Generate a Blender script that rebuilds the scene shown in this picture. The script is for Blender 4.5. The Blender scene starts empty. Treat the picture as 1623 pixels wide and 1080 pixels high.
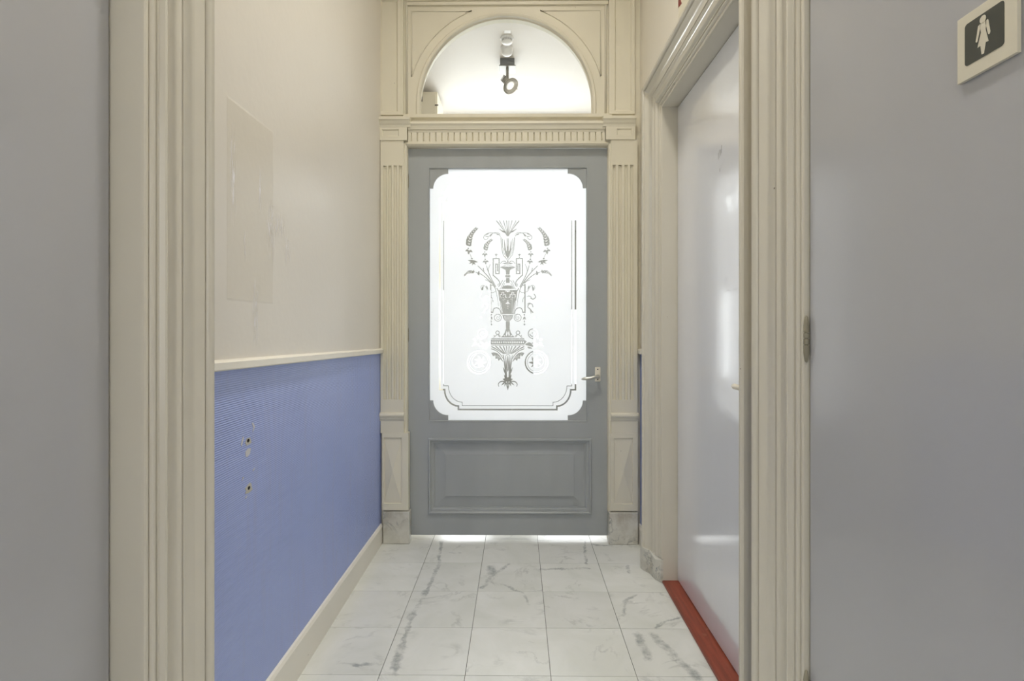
import bpy, bmesh, math, random
from mathutils import Vector, Matrix
from mathutils.geometry import delaunay_2d_cdt

random.seed(7)
SC = bpy.context.scene
COL = SC.collection
PI = math.pi
# ------------------------------------------------------------------ camera
F = 858.0            # focal length in pixels of the 1623 wide frame
EYE = 1.215
VX, VY = 820.0, 517.0
cam_d = bpy.data.cameras.new('camera')
cam_d.sensor_width = 36.0
cam_d.lens = F / 1623.0 * 36.0
cam_d.shift_y = -(540 - VY) / 1623.0
cam_d.clip_start = 0.02
cam = bpy.data.objects.new('camera', cam_d)
COL.objects.link(cam)
cam.location = (0, 0, EYE)
cam.rotation_euler = (PI / 2, 0, math.atan((VX - 811.5) / F))
SC.camera = cam
# ------------------------------------------------------------------ world, exposure
w = bpy.data.worlds.new('sky')
SC.world = w
w.use_nodes = True
bg = w.node_tree.nodes['Background']
bg.inputs[0].default_value = (0.95, 0.975, 1.0, 1)
bg.inputs[1].default_value = 1.1
SC.view_settings.view_transform = 'Standard'
SC.view_settings.look = 'None'
SC.view_settings.gamma = 1.0
SC.view_settings.use_curve_mapping = False
SC.view_settings.exposure = 0.60
SC.cycles.use_denoising = True
SC.cycles.max_bounces = 8
SC.cycles.diffuse_bounces = 5
SC.cycles.glossy_bounces = 3
SC.cycles.transmission_bounces = 6
SC.cycles.transparent_max_bounces = 10
SC.cycles.sample_clamp_indirect = 6.0
SC.cycles.use_adaptive_sampling = True
SC.cycles.adaptive_threshold = 0.07
SC.cycles.adaptive_min_samples = 12


def area(name, loc, rot, sx, sy, power, color):
    d = bpy.data.lights.new(name, 'AREA')
    d.shape = 'RECTANGLE'
    d.size, d.size_y = sx, sy
    d.energy = power
    d.color = color
    o = bpy.data.objects.new(name, d)
    COL.objects.link(o)
    o.location = loc
    o.rotation_euler = rot
    return o


# daylight through the glazing of the street door and the light over it
area('daylight_transom', (0.0, 6.02, 2.86), (-PI / 2 + 0.62, 0, 0), 1.7, 0.80, 40, (0.97, 0.985, 1.0))
area('daylight_left_pane', (-0.62, 6.02, 1.12), (-PI / 2, 0, 0), 0.55, 0.95, 9, (0.96, 0.98, 1.0))
area('daylight_right_pane', (0.62, 6.02, 1.12), (-PI / 2, 0, 0), 0.80, 0.95, 9, (0.96, 0.98, 1.0))
# unseen fill light, added behind the camera
area('hall_fill', (0.0, -2.58, 1.75), (PI / 2, 0, 0), 1.12, 2.2, 10, (1.0, 0.97, 0.93))
WARM = (1.0, 0.965, 0.90)

# ------------------------------------------------------------------ materials


def srgb(r, g, b):
    def f(c):
        c /= 255.0
        return c / 12.92 if c <= 0.04045 else ((c + 0.055) / 1.055) ** 2.4
    return (f(r), f(g), f(b), 1)


def new_mat(name):
    m = bpy.data.materials.new(name)
    m.use_nodes = True
    nt = m.node_tree
    b = nt.nodes['Principled BSDF']
    return m, nt, b


def N(nt, t, **kw):
    n = nt.nodes.new(t)
    for k, v in kw.items():
        setattr(n, k, v)
    return n


def L(nt, a, b):
    nt.links.new(a, b)


def math_n(nt, op, a, b=None, c=None, clamp=False):
    n = N(nt, 'ShaderNodeMath', operation=op, use_clamp=clamp)
    for i, x in enumerate((a, b, c)):
        if x is None:
            continue
        if isinstance(x, (int, float)):
            n.inputs[i].default_value = x
        else:
            L(nt, x, n.inputs[i])
    return n.outputs[0]


def vmath(nt, op, a, b=None, scale=None):
    n = N(nt, 'ShaderNodeVectorMath', operation=op)
    for i, x in enumerate((a, b)):
        if x is None:
            continue
        if isinstance(x, (tuple, Vector)):
            n.inputs[i].default_value = x
        else:
            L(nt, x, n.inputs[i])
    if scale is not None:
        if isinstance(scale, (int, float)):
            n.inputs['Scale'].default_value = scale
        else:
            L(nt, scale, n.inputs['Scale'])
    return n.outputs['Value'] if op in ('DOT_PRODUCT', 'LENGTH') else n.outputs['Vector']


def noise(nt, scale, detail=2.0, rough=0.5, vec=None, dist=0.0):
    n = N(nt, 'ShaderNodeTexNoise')
    n.inputs['Scale'].default_value = scale
    n.inputs['Detail'].default_value = detail
    n.inputs['Roughness'].default_value = rough
    n.inputs['Distortion'].default_value = dist
    if vec is not None:
        L(nt, vec, n.inputs['Vector'])
    return n


def ramp(nt, fac, stops):
    r = N(nt, 'ShaderNodeValToRGB')
    el = r.color_ramp.elements
    while len(el) > 1:
        el.remove(el[-1])
    el[0].position, el[0].color = stops[0]
    for p, c in stops[1:]:
        e = el.new(p)
        e.color = c
    L(nt, fac, r.inputs[0])
    return r.outputs[0]


def mix(nt, fac, a, b, mode='MIX'):
    n = N(nt, 'ShaderNodeMix', data_type='RGBA', blend_type=mode)
    for key, x in (('Factor', fac), ('A', a), ('B', b)):
        sock = [s for s in n.inputs if s.name == key and (s.type == 'RGBA' or key == 'Factor')][0]
        if isinstance(x, (int, float)):
            sock.default_value = x
        elif isinstance(x, tuple):
            sock.default_value = x
        else:
            L(nt, x, sock)
    return [s for s in n.outputs if s.type == 'RGBA'][0]


def g(v):
    return (v, v, v, 1)


def pos(nt):
    return N(nt, 'ShaderNodeNewGeometry').outputs['Position']


def painted(name, col, rough=0.4, var=0.06, bump=0.02, bscale=60.0, spots=0.0, coat=0.0, stretch=(1, 1, 1), spec=0.5):
    """brushed or rolled paint: faint tone changes, fine relief, a few chips"""
    m, nt, b = new_mat(name)
    p = pos(nt)
    mp = N(nt, 'ShaderNodeMapping')
    mp.inputs['Scale'].default_value = stretch
    L(nt, p, mp.inputs['Vector'])
    n1 = noise(nt, 2.2, 2, 0.6, mp.outputs[0])
    dark = tuple(c * (1 - var) for c in col[:3]) + (1,)
    lite = tuple(min(1, c * (1 + var)) for c in col[:3]) + (1,)
    c = ramp(nt, n1.outputs[0], [(0.3, dark), (0.7, lite)])
    if spots:
        v = N(nt, 'ShaderNodeTexVoronoi')
        v.inputs['Scale'].default_value = 16.0
        v.inputs['Randomness'].default_value = 1.0
        L(nt, p, v.inputs['Vector'])
        n2 = noise(nt, 9.0, 2, 0.5, p)
        msk = math_n(nt, 'MULTIPLY', math_n(nt, 'LESS_THAN', v.outputs['Distance'], 0.045),
                     math_n(nt, 'GREATER_THAN', n2.outputs[0], 0.62))
        c = mix(nt, math_n(nt, 'MULTIPLY', msk, spots), c, srgb(96, 78, 58))
    L(nt, c, b.inputs['Base Color'])
    b.inputs['Roughness'].default_value = rough
    b.inputs['Specular IOR Level'].default_value = spec
    b.inputs['Coat Weight'].default_value = coat
    b.inputs['Coat Roughness'].default_value = 0.12
    if bump > 0.025:
        nb = noise(nt, bscale, 1, 0.6, mp.outputs[0])
        bp = N(nt, 'ShaderNodeBump')
        bp.inputs['Strength'].default_value = bump
        bp.inputs['Distance'].default_value = 0.01
        L(nt, nb.outputs[0], bp.inputs['Height'])
        L(nt, bp.outputs[0], b.inputs['Normal'])
    return m


M = {}
CREAM = srgb(212, 207, 192)
M['cream'] = painted('cream_gloss_paint', CREAM, 0.24, 0.02, 0.02, 40, spots=0.8, stretch=(1, 1, 0.6))
M['cream_portal'] = painted('cream_portal_paint', srgb(222, 216, 196), 0.42, 0.04, 0.02, 55, spots=0.35)
M['wall'] = painted('white_wall_paint', srgb(232, 226, 213), 0.42, 0.02, 0.05, 45)
M['lobby_white'] = painted('lobby_white_paint', srgb(214, 209, 203), 0.6, 0.012, 0.02, 30)
M['lobby_wall'] = painted('lobby_wall_paint', srgb(205, 198, 184), 0.6, 0.012, 0.02, 30)
M['door_grey'] = painted('grey_door_paint', srgb(164, 168, 168), 0.36, 0.04, 0.02, 50, stretch=(3, 3, 0.6))
M['door_pale'] = painted('pale_grey_gloss', srgb(230, 232, 238), 0.17, 0.015, 0.035, 16, stretch=(1, 1, 0.5), spec=0.6, coat=1.0)
M['door_flush'] = painted('grey_satin_door', srgb(178, 179, 182), 0.30, 0.025, 0.02, 45, stretch=(1, 1, 0.3), coat=0.6)
M['front_grey'] = painted('street_door_grey', srgb(146, 148, 150), 0.4, 0.04, 0.02, 50)
M['rail'] = painted('rail_paint', srgb(238, 234, 222), 0.36, 0.03, 0.02, 40, spots=0.4)
M['ceiling'] = painted('ceiling_paint', srgb(238, 234, 226), 0.7, 0.015, 0.02, 40)


def simple(name, col, rough=0.4, metal=0.0, var=0.05):
    m = painted(name, col, rough, var, 0.01, 80)
    m.node_tree.nodes['Principled BSDF'].inputs['Metallic'].default_value = metal
    return m


M['hinge'] = simple('old_hinge_paint', srgb(150, 144, 124), 0.45, 0.0, 0.25)
M['dark'] = simple('hole_shade', srgb(28, 25, 20), 0.8)
M['steel'] = simple('satin_nickel', srgb(206, 205, 196), 0.28, 0.75)
M['ivory'] = simple('ivory_plate', srgb(232, 226, 210), 0.4)
M['screw'] = simple('screw_head', srgb(62, 56, 46), 0.5, 0.6)
M['white_plastic'] = simple('white_plastic', srgb(242, 242, 244), 0.35)
M['slot'] = simple('detector_slot', srgb(150, 150, 150), 0.6)
M['lamp_grey'] = simple('spot_grey', srgb(120, 123, 126), 0.4)
M['lamp_silver'] = simple('spot_silver', srgb(128, 126, 118), 0.35, 0.25)
M['black_plastic'] = simple('black_plastic', srgb(60, 60, 62), 0.4)
M['sign_plate'] = simple('sign_plate', srgb(222, 216, 196), 0.4, 0.0, 0.02)
M['sign_dark'] = simple('sign_dark', srgb(72, 74, 66), 0.45, 0.0, 0.05)
M['red'] = simple('sign_red', srgb(128, 8, 4), 0.35)
M['plaster'] = simple('bare_plaster', srgb(214, 214, 222), 0.8)
M['pale_plaster'] = simple('tan_plaster', srgb(202, 200, 196), 0.8)
M['lobby_cup'] = simple('cupboard_paint', srgb(240, 232, 214), 0.5)


def glass_thin(name, tint=(0.97, 0.985, 0.98, 1)):
    m, nt, b = new_mat(name)
    nt.nodes.remove(b)
    out = nt.nodes['Material Output']
    tr = N(nt, 'ShaderNodeBsdfTransparent')
    tr.inputs[0].default_value = tint
    gl = N(nt, 'ShaderNodeBsdfGlossy')
    gl.inputs['Roughness'].default_value = 0.03
    fr = N(nt, 'ShaderNodeFresnel')
    fr.inputs[0].default_value = 1.45
    # faint waviness of old drawn glass
    nb = noise(nt, 5.0, 2)
    L(nt, pos(nt), nb.inputs['Vector'])
    bp = N(nt, 'ShaderNodeBump')
    bp.inputs['Strength'].default_value = 0.04
    L(nt, nb.outputs[0], bp.inputs['Height'])
    L(nt, bp.outputs[0], gl.inputs['Normal'])
    mx = N(nt, 'ShaderNodeMixShader')
    L(nt, fr.outputs[0], mx.inputs[0])
    L(nt, tr.outputs[0], mx.inputs[1])
    L(nt, gl.outputs[0], mx.inputs[2])
    L(nt, mx.outputs[0], out.inputs['Surface'])
    return m


M['glass'] = glass_thin('clear_glass')


def frosted():
    m, nt, b = new_mat('acid_frosted_glass')
    nt.nodes.remove(b)
    out = nt.nodes['Material Output']
    tl = N(nt, 'ShaderNodeBsdfTranslucent')
    n1 = noise(nt, 3.0, 3)
    L(nt, pos(nt), n1.inputs['Vector'])
    L(nt, ramp(nt, n1.outputs[0], [(0.3, (0.87, 0.885, 0.91, 1)), (0.7, (0.90, 0.915, 0.94, 1))]), tl.inputs[0])
    rf = N(nt, 'ShaderNodeBsdfRefraction')
    rf.inputs['Roughness'].default_value = 0.55
    rf.inputs['IOR'].default_value = 1.02
    df = N(nt, 'ShaderNodeBsdfDiffuse')
    df.inputs[0].default_value = (0.8, 0.81, 0.82, 1)
    m1 = N(nt, 'ShaderNodeMixShader')
    m1.inputs[0].default_value = 0.12
    L(nt, tl.outputs[0], m1.inputs[1])
    L(nt, df.outputs[0], m1.inputs[2])
    L(nt, m1.outputs[0], out.inputs['Surface'])
    nt.nodes.remove(rf)
    return m


M['frost'] = frosted()


def emissive(name, col, strength):
    m, nt, b = new_mat(name)
    b.inputs['Base Color'].default_value = (0.9, 0.9, 0.88, 1)
    b.inputs['Emission Color'].default_value = col
    n1 = noise(nt, 6.0, 2)
    L(nt, pos(nt), n1.inputs['Vector'])
    s = math_n(nt, 'MULTIPLY_ADD', n1.outputs[0], strength * 0.1, strength * 0.95)
    L(nt, s, b.inputs['Emission Strength'])
    return m


M['globe'] = emissive('opal_lamp_glass', (1.0, 0.9, 0.75, 1), 3.0)
M['bulb'] = emissive('spot_bulb', (1.0, 0.97, 0.92, 1), 0.4)


def floor_pt(px, py):
    y = F * EYE / (py - VY)
    return ((px - VX) * y / F, y)


def z5(x, y):
    return floor_pt(430 + 0.4683 * x, 830 + 0.4683 * y)


def seg_group():
    gt = bpy.data.node_groups.new('vein_segment', 'ShaderNodeTree')
    for nm in ('P', 'A', 'B'):
        gt.interface.new_socket(nm, in_out='INPUT', socket_type='NodeSocketVector')
    gt.interface.new_socket('W', in_out='INPUT', socket_type='NodeSocketFloat')
    gt.interface.new_socket('Mask', in_out='OUTPUT', socket_type='NodeSocketFloat')
    gi = N(gt, 'NodeGroupInput')
    go = N(gt, 'NodeGroupOutput')
    pa = vmath(gt, 'SUBTRACT', gi.outputs['P'], gi.outputs['A'])
    ba = vmath(gt, 'SUBTRACT', gi.outputs['B'], gi.outputs['A'])
    h = math_n(gt, 'DIVIDE', vmath(gt, 'DOT_PRODUCT', pa, ba), vmath(gt, 'DOT_PRODUCT', ba, ba), clamp=True)
    d = vmath(gt, 'LENGTH', vmath(gt, 'SUBTRACT', pa, vmath(gt, 'SCALE', ba, scale=h)))
    r = math_n(gt, 'SUBTRACT', 1.0, math_n(gt, 'DIVIDE', d, gi.outputs['W']), clamp=True)
    L(gt, r, go.inputs['Mask'])
    return gt


SEG = seg_group()


def marble(name, base1, base2, veins=None, stain=0.0, vscale=2.4, vamt=0.5, rough=0.22):
    m, nt, b = new_mat(name)
    p = pos(nt)
    oi = N(nt, 'ShaderNodeObjectInfo')
    off = N(nt, 'ShaderNodeCombineXYZ')
    for i, k in enumerate((37.0, 91.0, 53.0)):
        L(nt, math_n(nt, 'MULTIPLY', oi.outputs['Random'], k), off.inputs[i])
    q = vmath(nt, 'ADD', p, off.outputs[0])
    n1 = noise(nt, 4.0, 5, 0.62, q, 0.6)
    c = ramp(nt, n1.outputs[0], [(0.3, base1), (0.7, base2)])
    # soft grey clouds and fine veins, different in each slab
    n2 = noise(nt, vscale, 6, 0.62, q, 1.4)
    vein = math_n(nt, 'SUBTRACT', 1.0, math_n(nt, 'MULTIPLY', math_n(nt, 'ABSOLUTE', math_n(nt, 'SUBTRACT', n2.outputs[0], 0.5)), 38.0), clamp=True)
    n3 = noise(nt, 7.0, 3, 0.5, q)
    vein = math_n(nt, 'MULTIPLY', vein, math_n(nt, 'MULTIPLY_ADD', n3.outputs[0], 4.0, -1.9, clamp=True))
    c = mix(nt, math_n(nt, 'MULTIPLY', vein, vamt), c, srgb(128, 132, 130))
    # per-slab tone
    tone = math_n(nt, 'MULTIPLY_ADD', oi.outputs['Random'], 0.10, 0.93)
    tn = N(nt, 'ShaderNodeCombineColor')
    for i in range(3):
        L(nt, tone, tn.inputs[i])
    c = mix(nt, 1.0, c, tn.outputs[0], 'MULTIPLY')
    if veins:
        wn = noise(nt, 17.0, 5, 0.8, p)
        wv = vmath(nt, 'SCALE', vmath(nt, 'SUBTRACT', wn.outputs['Color'], (0.5, 0.5, 0.5)), scale=0.06)
        pw = vmath(nt, 'MULTIPLY', vmath(nt, 'ADD', p, wv), (1, 1, 0))
        tot = None
        for a, bb, wd in veins:
            gn = N(nt, 'ShaderNodeGroup')
            gn.node_tree = SEG
            L(nt, pw, gn.inputs['P'])
            gn.inputs['A'].default_value = (a[0], a[1], 0)
            gn.inputs['B'].default_value = (bb[0], bb[1], 0)
            gn.inputs['W'].default_value = wd
            tot = gn.outputs[0] if tot is None else math_n(nt, 'MAXIMUM', tot, gn.outputs[0])
        br = noise(nt, 15.0, 5, 0.75, p)
        tot = math_n(nt, 'MULTIPLY', math_n(nt, 'MULTIPLY', tot, 1.7, clamp=True),
                     math_n(nt, 'MULTIPLY_ADD', br.outputs[0], 3.6, -1.3, clamp=True))
        c = mix(nt, math_n(nt, 'MULTIPLY', tot, 0.62), c, srgb(104, 112, 116))
    if stain:
        n4 = noise(nt, 9.0, 5, 0.6, p)
        st = math_n(nt, 'MULTIPLY_ADD', n4.outputs[0], 4.5, -2.1, clamp=True)
        c = mix(nt, math_n(nt, 'MULTIPLY', st, stain), c, srgb(128, 108, 72))
    L(nt, c, b.inputs['Base Color'])
    rr = math_n(nt, 'MULTIPLY_ADD', n3.outputs[0], 0.16, rough - 0.06)
    L(nt, rr, b.inputs['Roughness'])
    b.inputs['Specular IOR Level'].default_value = 0.45
    return m


vl = []


def chain(pts, wd):
    q = [z5(*t) for t in pts]
    for a, bb in zip(q, q[1:]):
        vl.append((a, bb, wd))


chain([(575, 62), (565, 145), (525, 235), (490, 290), (475, 320), (455, 385), (430, 460), (415, 512)], 0.013)
chain([(522, 232), (516, 240)], 0.02)
chain([(478, 312), (470, 325)], 0.02)
chain([(440, 420), (418, 490)], 0.022)
chain([(805, 138), (748, 178), (712, 220)], 0.012)
chain([(742, 148), (748, 168)], 0.03)
chain([(745, 200), (800, 212), (850, 235), (872, 275)], 0.009)
chain([(915, 155), (1075, 152)], 0.014)
chain([(1230, 240), (1195, 262), (1190, 310)], 0.010)
chain([(1300, 350), (1340, 325), (1385, 318)], 0.008)
chain([(1240, 375), (1275, 455)], 0.022)
chain([(1290, 375), (1370, 455), (1440, 520)], 0.022)
chain([(285, 483), (370, 478)], 0.013)
chain([(1060, 62), (1065, 135)], 0.010)
chain([(1088, 70), (1150, 75)], 0.014)
chain([(640, 100), (600, 100)], 0.008)
chain([(1205, 140), (1208, 165)], 0.012)
M['tile'] = marble('marble_tile', srgb(216, 218, 211), srgb(230, 231, 227), vl, 0.0, 2.4, 0.4)
M['marble_block'] = marble('stained_marble', srgb(192, 190, 178), srgb(222, 220, 210), None, 0.45, 6.0, 1.3, 0.3)
M['lobby_floor'] = marble('lobby_marble', srgb(214, 214, 208), srgb(226, 226, 222))
M['grout'] = simple('dark_joint', srgb(92, 90, 82), 0.9)


def blue_mat():
    """blue glass-fibre wallpaper: fine horizontal ribs, scuffs"""
    m, nt, b = new_mat('blue_ribbed_wallcover')
    p = pos(nt)
    n1 = noise(nt, 1.8, 4, 0.6, p)
    c = ramp(nt, n1.outputs[0], [(0.3, srgb(160, 177, 232)), (0.7, srgb(168, 184, 236))])
    mp = N(nt, 'ShaderNodeMapping')
    mp.inputs['Scale'].default_value = (1, 14, 1)
    L(nt, p, mp.inputs['Vector'])
    n2 = noise(nt, 3.0, 4, 0.6, mp.outputs[0])
    c = mix(nt, math_n(nt, 'MULTIPLY_ADD', n2.outputs[0], 1.2, -0.62, clamp=True), c, srgb(170, 172, 206))
    L(nt, c, b.inputs['Base Color'])
    b.inputs['Roughness'].default_value = 0.42
    wv = N(nt, 'ShaderNodeTexWave', wave_type='BANDS', bands_direction='Z')
    wv.inputs['Scale'].default_value = 52.0
    wv.inputs['Distortion'].default_value = 0.6
    wv.inputs['Detail'].default_value = 1.0
    L(nt, p, wv.inputs['Vector'])
    bp = N(nt, 'ShaderNodeBump')
    bp.inputs['Strength'].default_value = 0.4
    bp.inputs['Distance'].default_value = 0.002
    L(nt, wv.outputs[0], bp.inputs['Height'])
    L(nt, bp.outputs[0], b.inputs['Normal'])
    return m


M['blue'] = blue_mat()


def left_wall_mat():
    """white wall paint with a repainted rectangle and torn, scratched spots"""
    m = painted('scuffed_wall_paint', srgb(226, 221, 211), 0.36, 0.015, 0.05, 40)
    nt = m.node_tree
    b = nt.nodes['Principled BSDF']
    base = b.inputs['Base Color'].links[0].from_socket
    p = pos(nt)
    sx = N(nt, 'ShaderNodeSeparateXYZ')
    L(nt, p, sx.inputs[0])
    yy, zz = sx.outputs[1], sx.outputs[2]

    def box(c, v, h, soft):
        d = math_n(nt, 'SUBTRACT', h, math_n(nt, 'ABSOLUTE', math_n(nt, 'SUBTRACT', v, c)))
        return math_n(nt, 'DIVIDE', d, soft, clamp=True)
    patch = math_n(nt, 'MULTIPLY', box(1.56, yy, 0.138, 0.006), box(1.555, zz, 0.272, 0.006))
    col = mix(nt, math_n(nt, 'MULTIPLY', patch, 0.30), base, srgb(204, 196, 176))
    tot = None
    mp = N(nt, 'ShaderNodeMapping')
    mp.inputs['Scale'].default_value = (1, 190, 22)
    L(nt, p, mp.inputs['Vector'])
    n2 = noise(nt, 1.0, 3, 0.6, mp.outputs[0])
    for cy, cz, hy, hz in ((1.455, 1.63, 0.02, 0.15), (1.61, 1.62, 0.012, 0.07), (1.68, 1.52, 0.035, 0.1), (1.73, 1.54, 0.06, 0.04),
                           (1.58, 1.25, 0.02, 0.11), (1.52, 1.44, 0.01, 0.05), (1.80, 1.47, 0.03, 0.05)):
        k = math_n(nt, 'MULTIPLY', box(cy, yy, hy, hy), box(cz, zz, hz, hz))
        tot = k if tot is None else math_n(nt, 'MAXIMUM', tot, k)
    scr = math_n(nt, 'MULTIPLY', math_n(nt, 'MULTIPLY', tot, 1.6, clamp=True), math_n(nt, 'MULTIPLY_ADD', n2.outputs[0], 8.0, -3.9, clamp=True))
    col = mix(nt, math_n(nt, 'MULTIPLY', scr, 1.0), col, srgb(246, 244, 246))
    L(nt, col, b.inputs['Base Color'])
    bp0 = b.inputs['Normal'].links[0].from_node
    bp = N(nt, 'ShaderNodeBump')
    bp.inputs['Strength'].default_value = 0.5
    bp.inputs['Distance'].default_value = 0.004
    L(nt, math_n(nt, 'ADD', scr, math_n(nt, 'MULTIPLY', patch, 0.25)), bp.inputs['Height'])
    L(nt, bp0.outputs[0], bp.inputs['Normal'])
    L(nt, bp.outputs[0], b.inputs['Normal'])
    return m


M['wall_left'] = left_wall_mat()


def red_wood():
    m, nt, b = new_mat('red_stained_wood')
    p = pos(nt)
    mp = N(nt, 'ShaderNodeMapping')
    mp.inputs['Scale'].default_value = (60, 3, 10)
    L(nt, p, mp.inputs['Vector'])
    n1 = noise(nt, 1.0, 5, 0.65, mp.outputs[0])
    c = ramp(nt, n1.outputs[0], [(0.25, srgb(98, 52, 36)), (0.55, srgb(148, 68, 45)), (0.8, srgb(152, 90, 66))])
    n2 = noise(nt, 14.0, 4, 0.6, p)
    c = mix(nt, math_n(nt, 'MULTIPLY_ADD', n2.outputs[0], 6.0, -3.9, clamp=True), c, srgb(176, 128, 104))
    L(nt, c, b.inputs['Base Color'])
    b.inputs['Roughness'].default_value = 0.38
    return m


M['redwood'] = red_wood()

# ------------------------------------------------------------------ mesh helpers


class MB:
    def __init__(self):
        self.v, self.f, self.mi = [], [], []

    def add(self, vs, fs, mi=0):
        o = len(self.v)
        self.v += [tuple(p) for p in vs]
        self.f += [tuple(i + o for i in f) for f in fs]
        self.mi += [mi] * len(fs)
        return self

    def box(self, x0, x1, y0, y1, z0, z1):
        vs = [(x, y, z) for z in (z0, z1) for y in (y0, y1) for x in (x0, x1)]
        return self.add(vs, [(0, 2, 3, 1), (4, 5, 7, 6), (0, 1, 5, 4), (2, 6, 7, 3), (0, 4, 6, 2), (1, 3, 7, 5)])

    def prism(self, poly, fn, d0, d1):
        """2D polygon, fn(a, b, d) -> xyz, extruded from d0 to d1"""
        n = len(poly)
        vs = [fn(a, b, d0) for a, b in poly] + [fn(a, b, d1) for a, b in poly]
        fs = [tuple(range(n)), tuple(range(2 * n - 1, n - 1, -1))]
        fs += [(i, i + n, (i + 1) % n + n, (i + 1) % n) for i in range(n)]
        return self.add(vs, fs)

    def strip(self, rows, closed=False):
        """rows of equal-length point lists joined by quads"""
        n = len(rows[0])
        vs = [p for r in rows for p in r]
        fs = []
        for i in range(len(rows) - 1):
            for j in range(n if closed else n - 1):
                k = (j + 1) % n
                fs.append((i * n + j, i * n + k, (i + 1) * n + k, (i + 1) * n + j))
        return self.add(vs, fs)

    def tube(self, pts, rad, seg=8, cap=True):
        pts = [Vector(p) for p in pts]
        rads = rad if isinstance(rad, (list, tuple)) else [rad] * len(pts)
        rows = []
        up = None
        for i, p in enumerate(pts):
            t = (pts[min(i + 1, len(pts) - 1)] - pts[max(i - 1, 0)]).normalized()
            if up is None:
                up = Vector((0, 0, 1)) if abs(t.z) < 0.9 else Vector((0, 1, 0))
            a = t.cross(up).normalized()
            bb = a.cross(t).normalized()
            up = bb
            rows.append([p + a * math.cos(k * 2 * PI / seg) * rads[i] + bb * math.sin(k * 2 * PI / seg) * rads[i] for k in range(seg)])
        o = len(self.v)
        self.strip(rows, True)
        if cap:
            n = len(rows)
            self.f.append(tuple(o + k for k in range(seg - 1, -1, -1)))
            self.f.append(tuple(o + (n - 1) * seg + k for k in range(seg)))
            self.mi += [0, 0]
        return self

    def lathe(self, prof, c, axis='Z', seg=24):
        """prof: (r, h) pairs; around axis through c"""
        c = Vector(c)
        rows = []
        for r, h in prof:
            row = []
            for k in range(seg):
                a = k * 2 * PI / seg
                u, v = r * math.cos(a), r * math.sin(a)
                d = {'Z': (u, v, h), 'Y': (u, h, v), 'X': (h, u, v)}[axis]
                row.append(c + Vector(d))
            rows.append(row)
        o = len(self.v)
        self.strip(rows, True)
        n = len(rows)
        self.f.append(tuple(o + k for k in range(seg - 1, -1, -1)))
        self.f.append(tuple(o + (n - 1) * seg + k for k in range(seg)))
        self.mi += [0, 0]
        return self

    def build(self, name, mat, parent=None, smooth=False, bevel=0.0, sharp=None):
        me = bpy.data.meshes.new(name)
        me.from_pydata(self.v, [], self.f)
        bm = bmesh.new()
        bm.from_mesh(me)
        bmesh.ops.recalc_face_normals(bm, faces=bm.faces)
        if bevel:
            eds = [e for e in bm.edges if len(e.link_faces) == 2 and e.calc_face_angle(0) > 0.6]
            bmesh.ops.bevel(bm, geom=eds, offset=bevel, segments=2, affect='EDGES', profile=0.5, clamp_overlap=True)
        bm.to_mesh(me)
        bm.free()
        me.materials.append(M[mat] if isinstance(mat, str) else mat)
        if smooth:
            for p in me.polygons:
                p.use_smooth = True
            if sharp:
                me.set_sharp_from_angle(angle=math.radians(sharp))
        o = bpy.data.objects.new(name, me)
        COL.objects.link(o)
        if parent is not None:
            o.parent = parent
        return o


def tag(o, label, cat, group=None, kind=None):
    o['label'] = label
    o['category'] = cat
    if group:
        o['group'] = group
    if kind:
        o['kind'] = kind
    return o


def empty(name, loc=(0, 0, 0)):
    o = bpy.data.objects.new(name, None)
    COL.objects.link(o)
    o.empty_display_size = 0.05
    return o          # parts carry world coordinates


def struct(name, label, cat):
    return tag(empty(name), label, cat, kind='structure')


def ex(px, y):
    return (px - VX) * y / F


def ez(py, y):
    return EYE - (py - VY) * y / F


# ------------------------------------------------------------------ main dimensions
XL, XR = -0.768, 0.690          # wall faces
YP, YB, YD = 3.020, 3.052, 3.075   # pilaster front, arch board, end door face
YW = 3.125                       # back of the end wall
YN = -2.60                      # end of the hall behind the camera
H = 4.30                        # ceiling
TH = 0.14                       # wall thickness
DL = (0.208, 1.096)             # left door opening
DA = (1.665, 2.567)             # right vestibule door opening
DW = (0.410, 1.297)             # toilet door opening
DH = 2.25
RAIL0, RAIL1 = 1.100, 1.060     # lower edge of the rail, near and far

# ------------------------------------------------------------------ floor
fl = MB().box(XL - 0.1, XR + 0.14, YN, 3.369, -0.06, -0.004).build('floor', 'grout')
tag(fl, 'pale marble tile floor with thin dark joints', 'floor', kind='structure')
TS, T0X, T0Y = 0.2978, -0.7775, 3.071
tm = None
rows = 20
for r in range(-1, rows - 1):
    for c in range(5):
        x0, y0 = T0X + c * TS, T0Y - (r + 1) * TS
        if tm is None:
            e = 0.0009
            o = MB().box(e, TS - e, e, TS - e, -0.012, 0.0).build('tile', 'tile', fl, bevel=0.0006)
            tm = o.data
        else:
            o = bpy.data.objects.new('tile', tm)
            COL.objects.link(o)
            o.parent = fl
        o.location = (x0, y0, 0)

# ------------------------------------------------------------------ side walls


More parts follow.
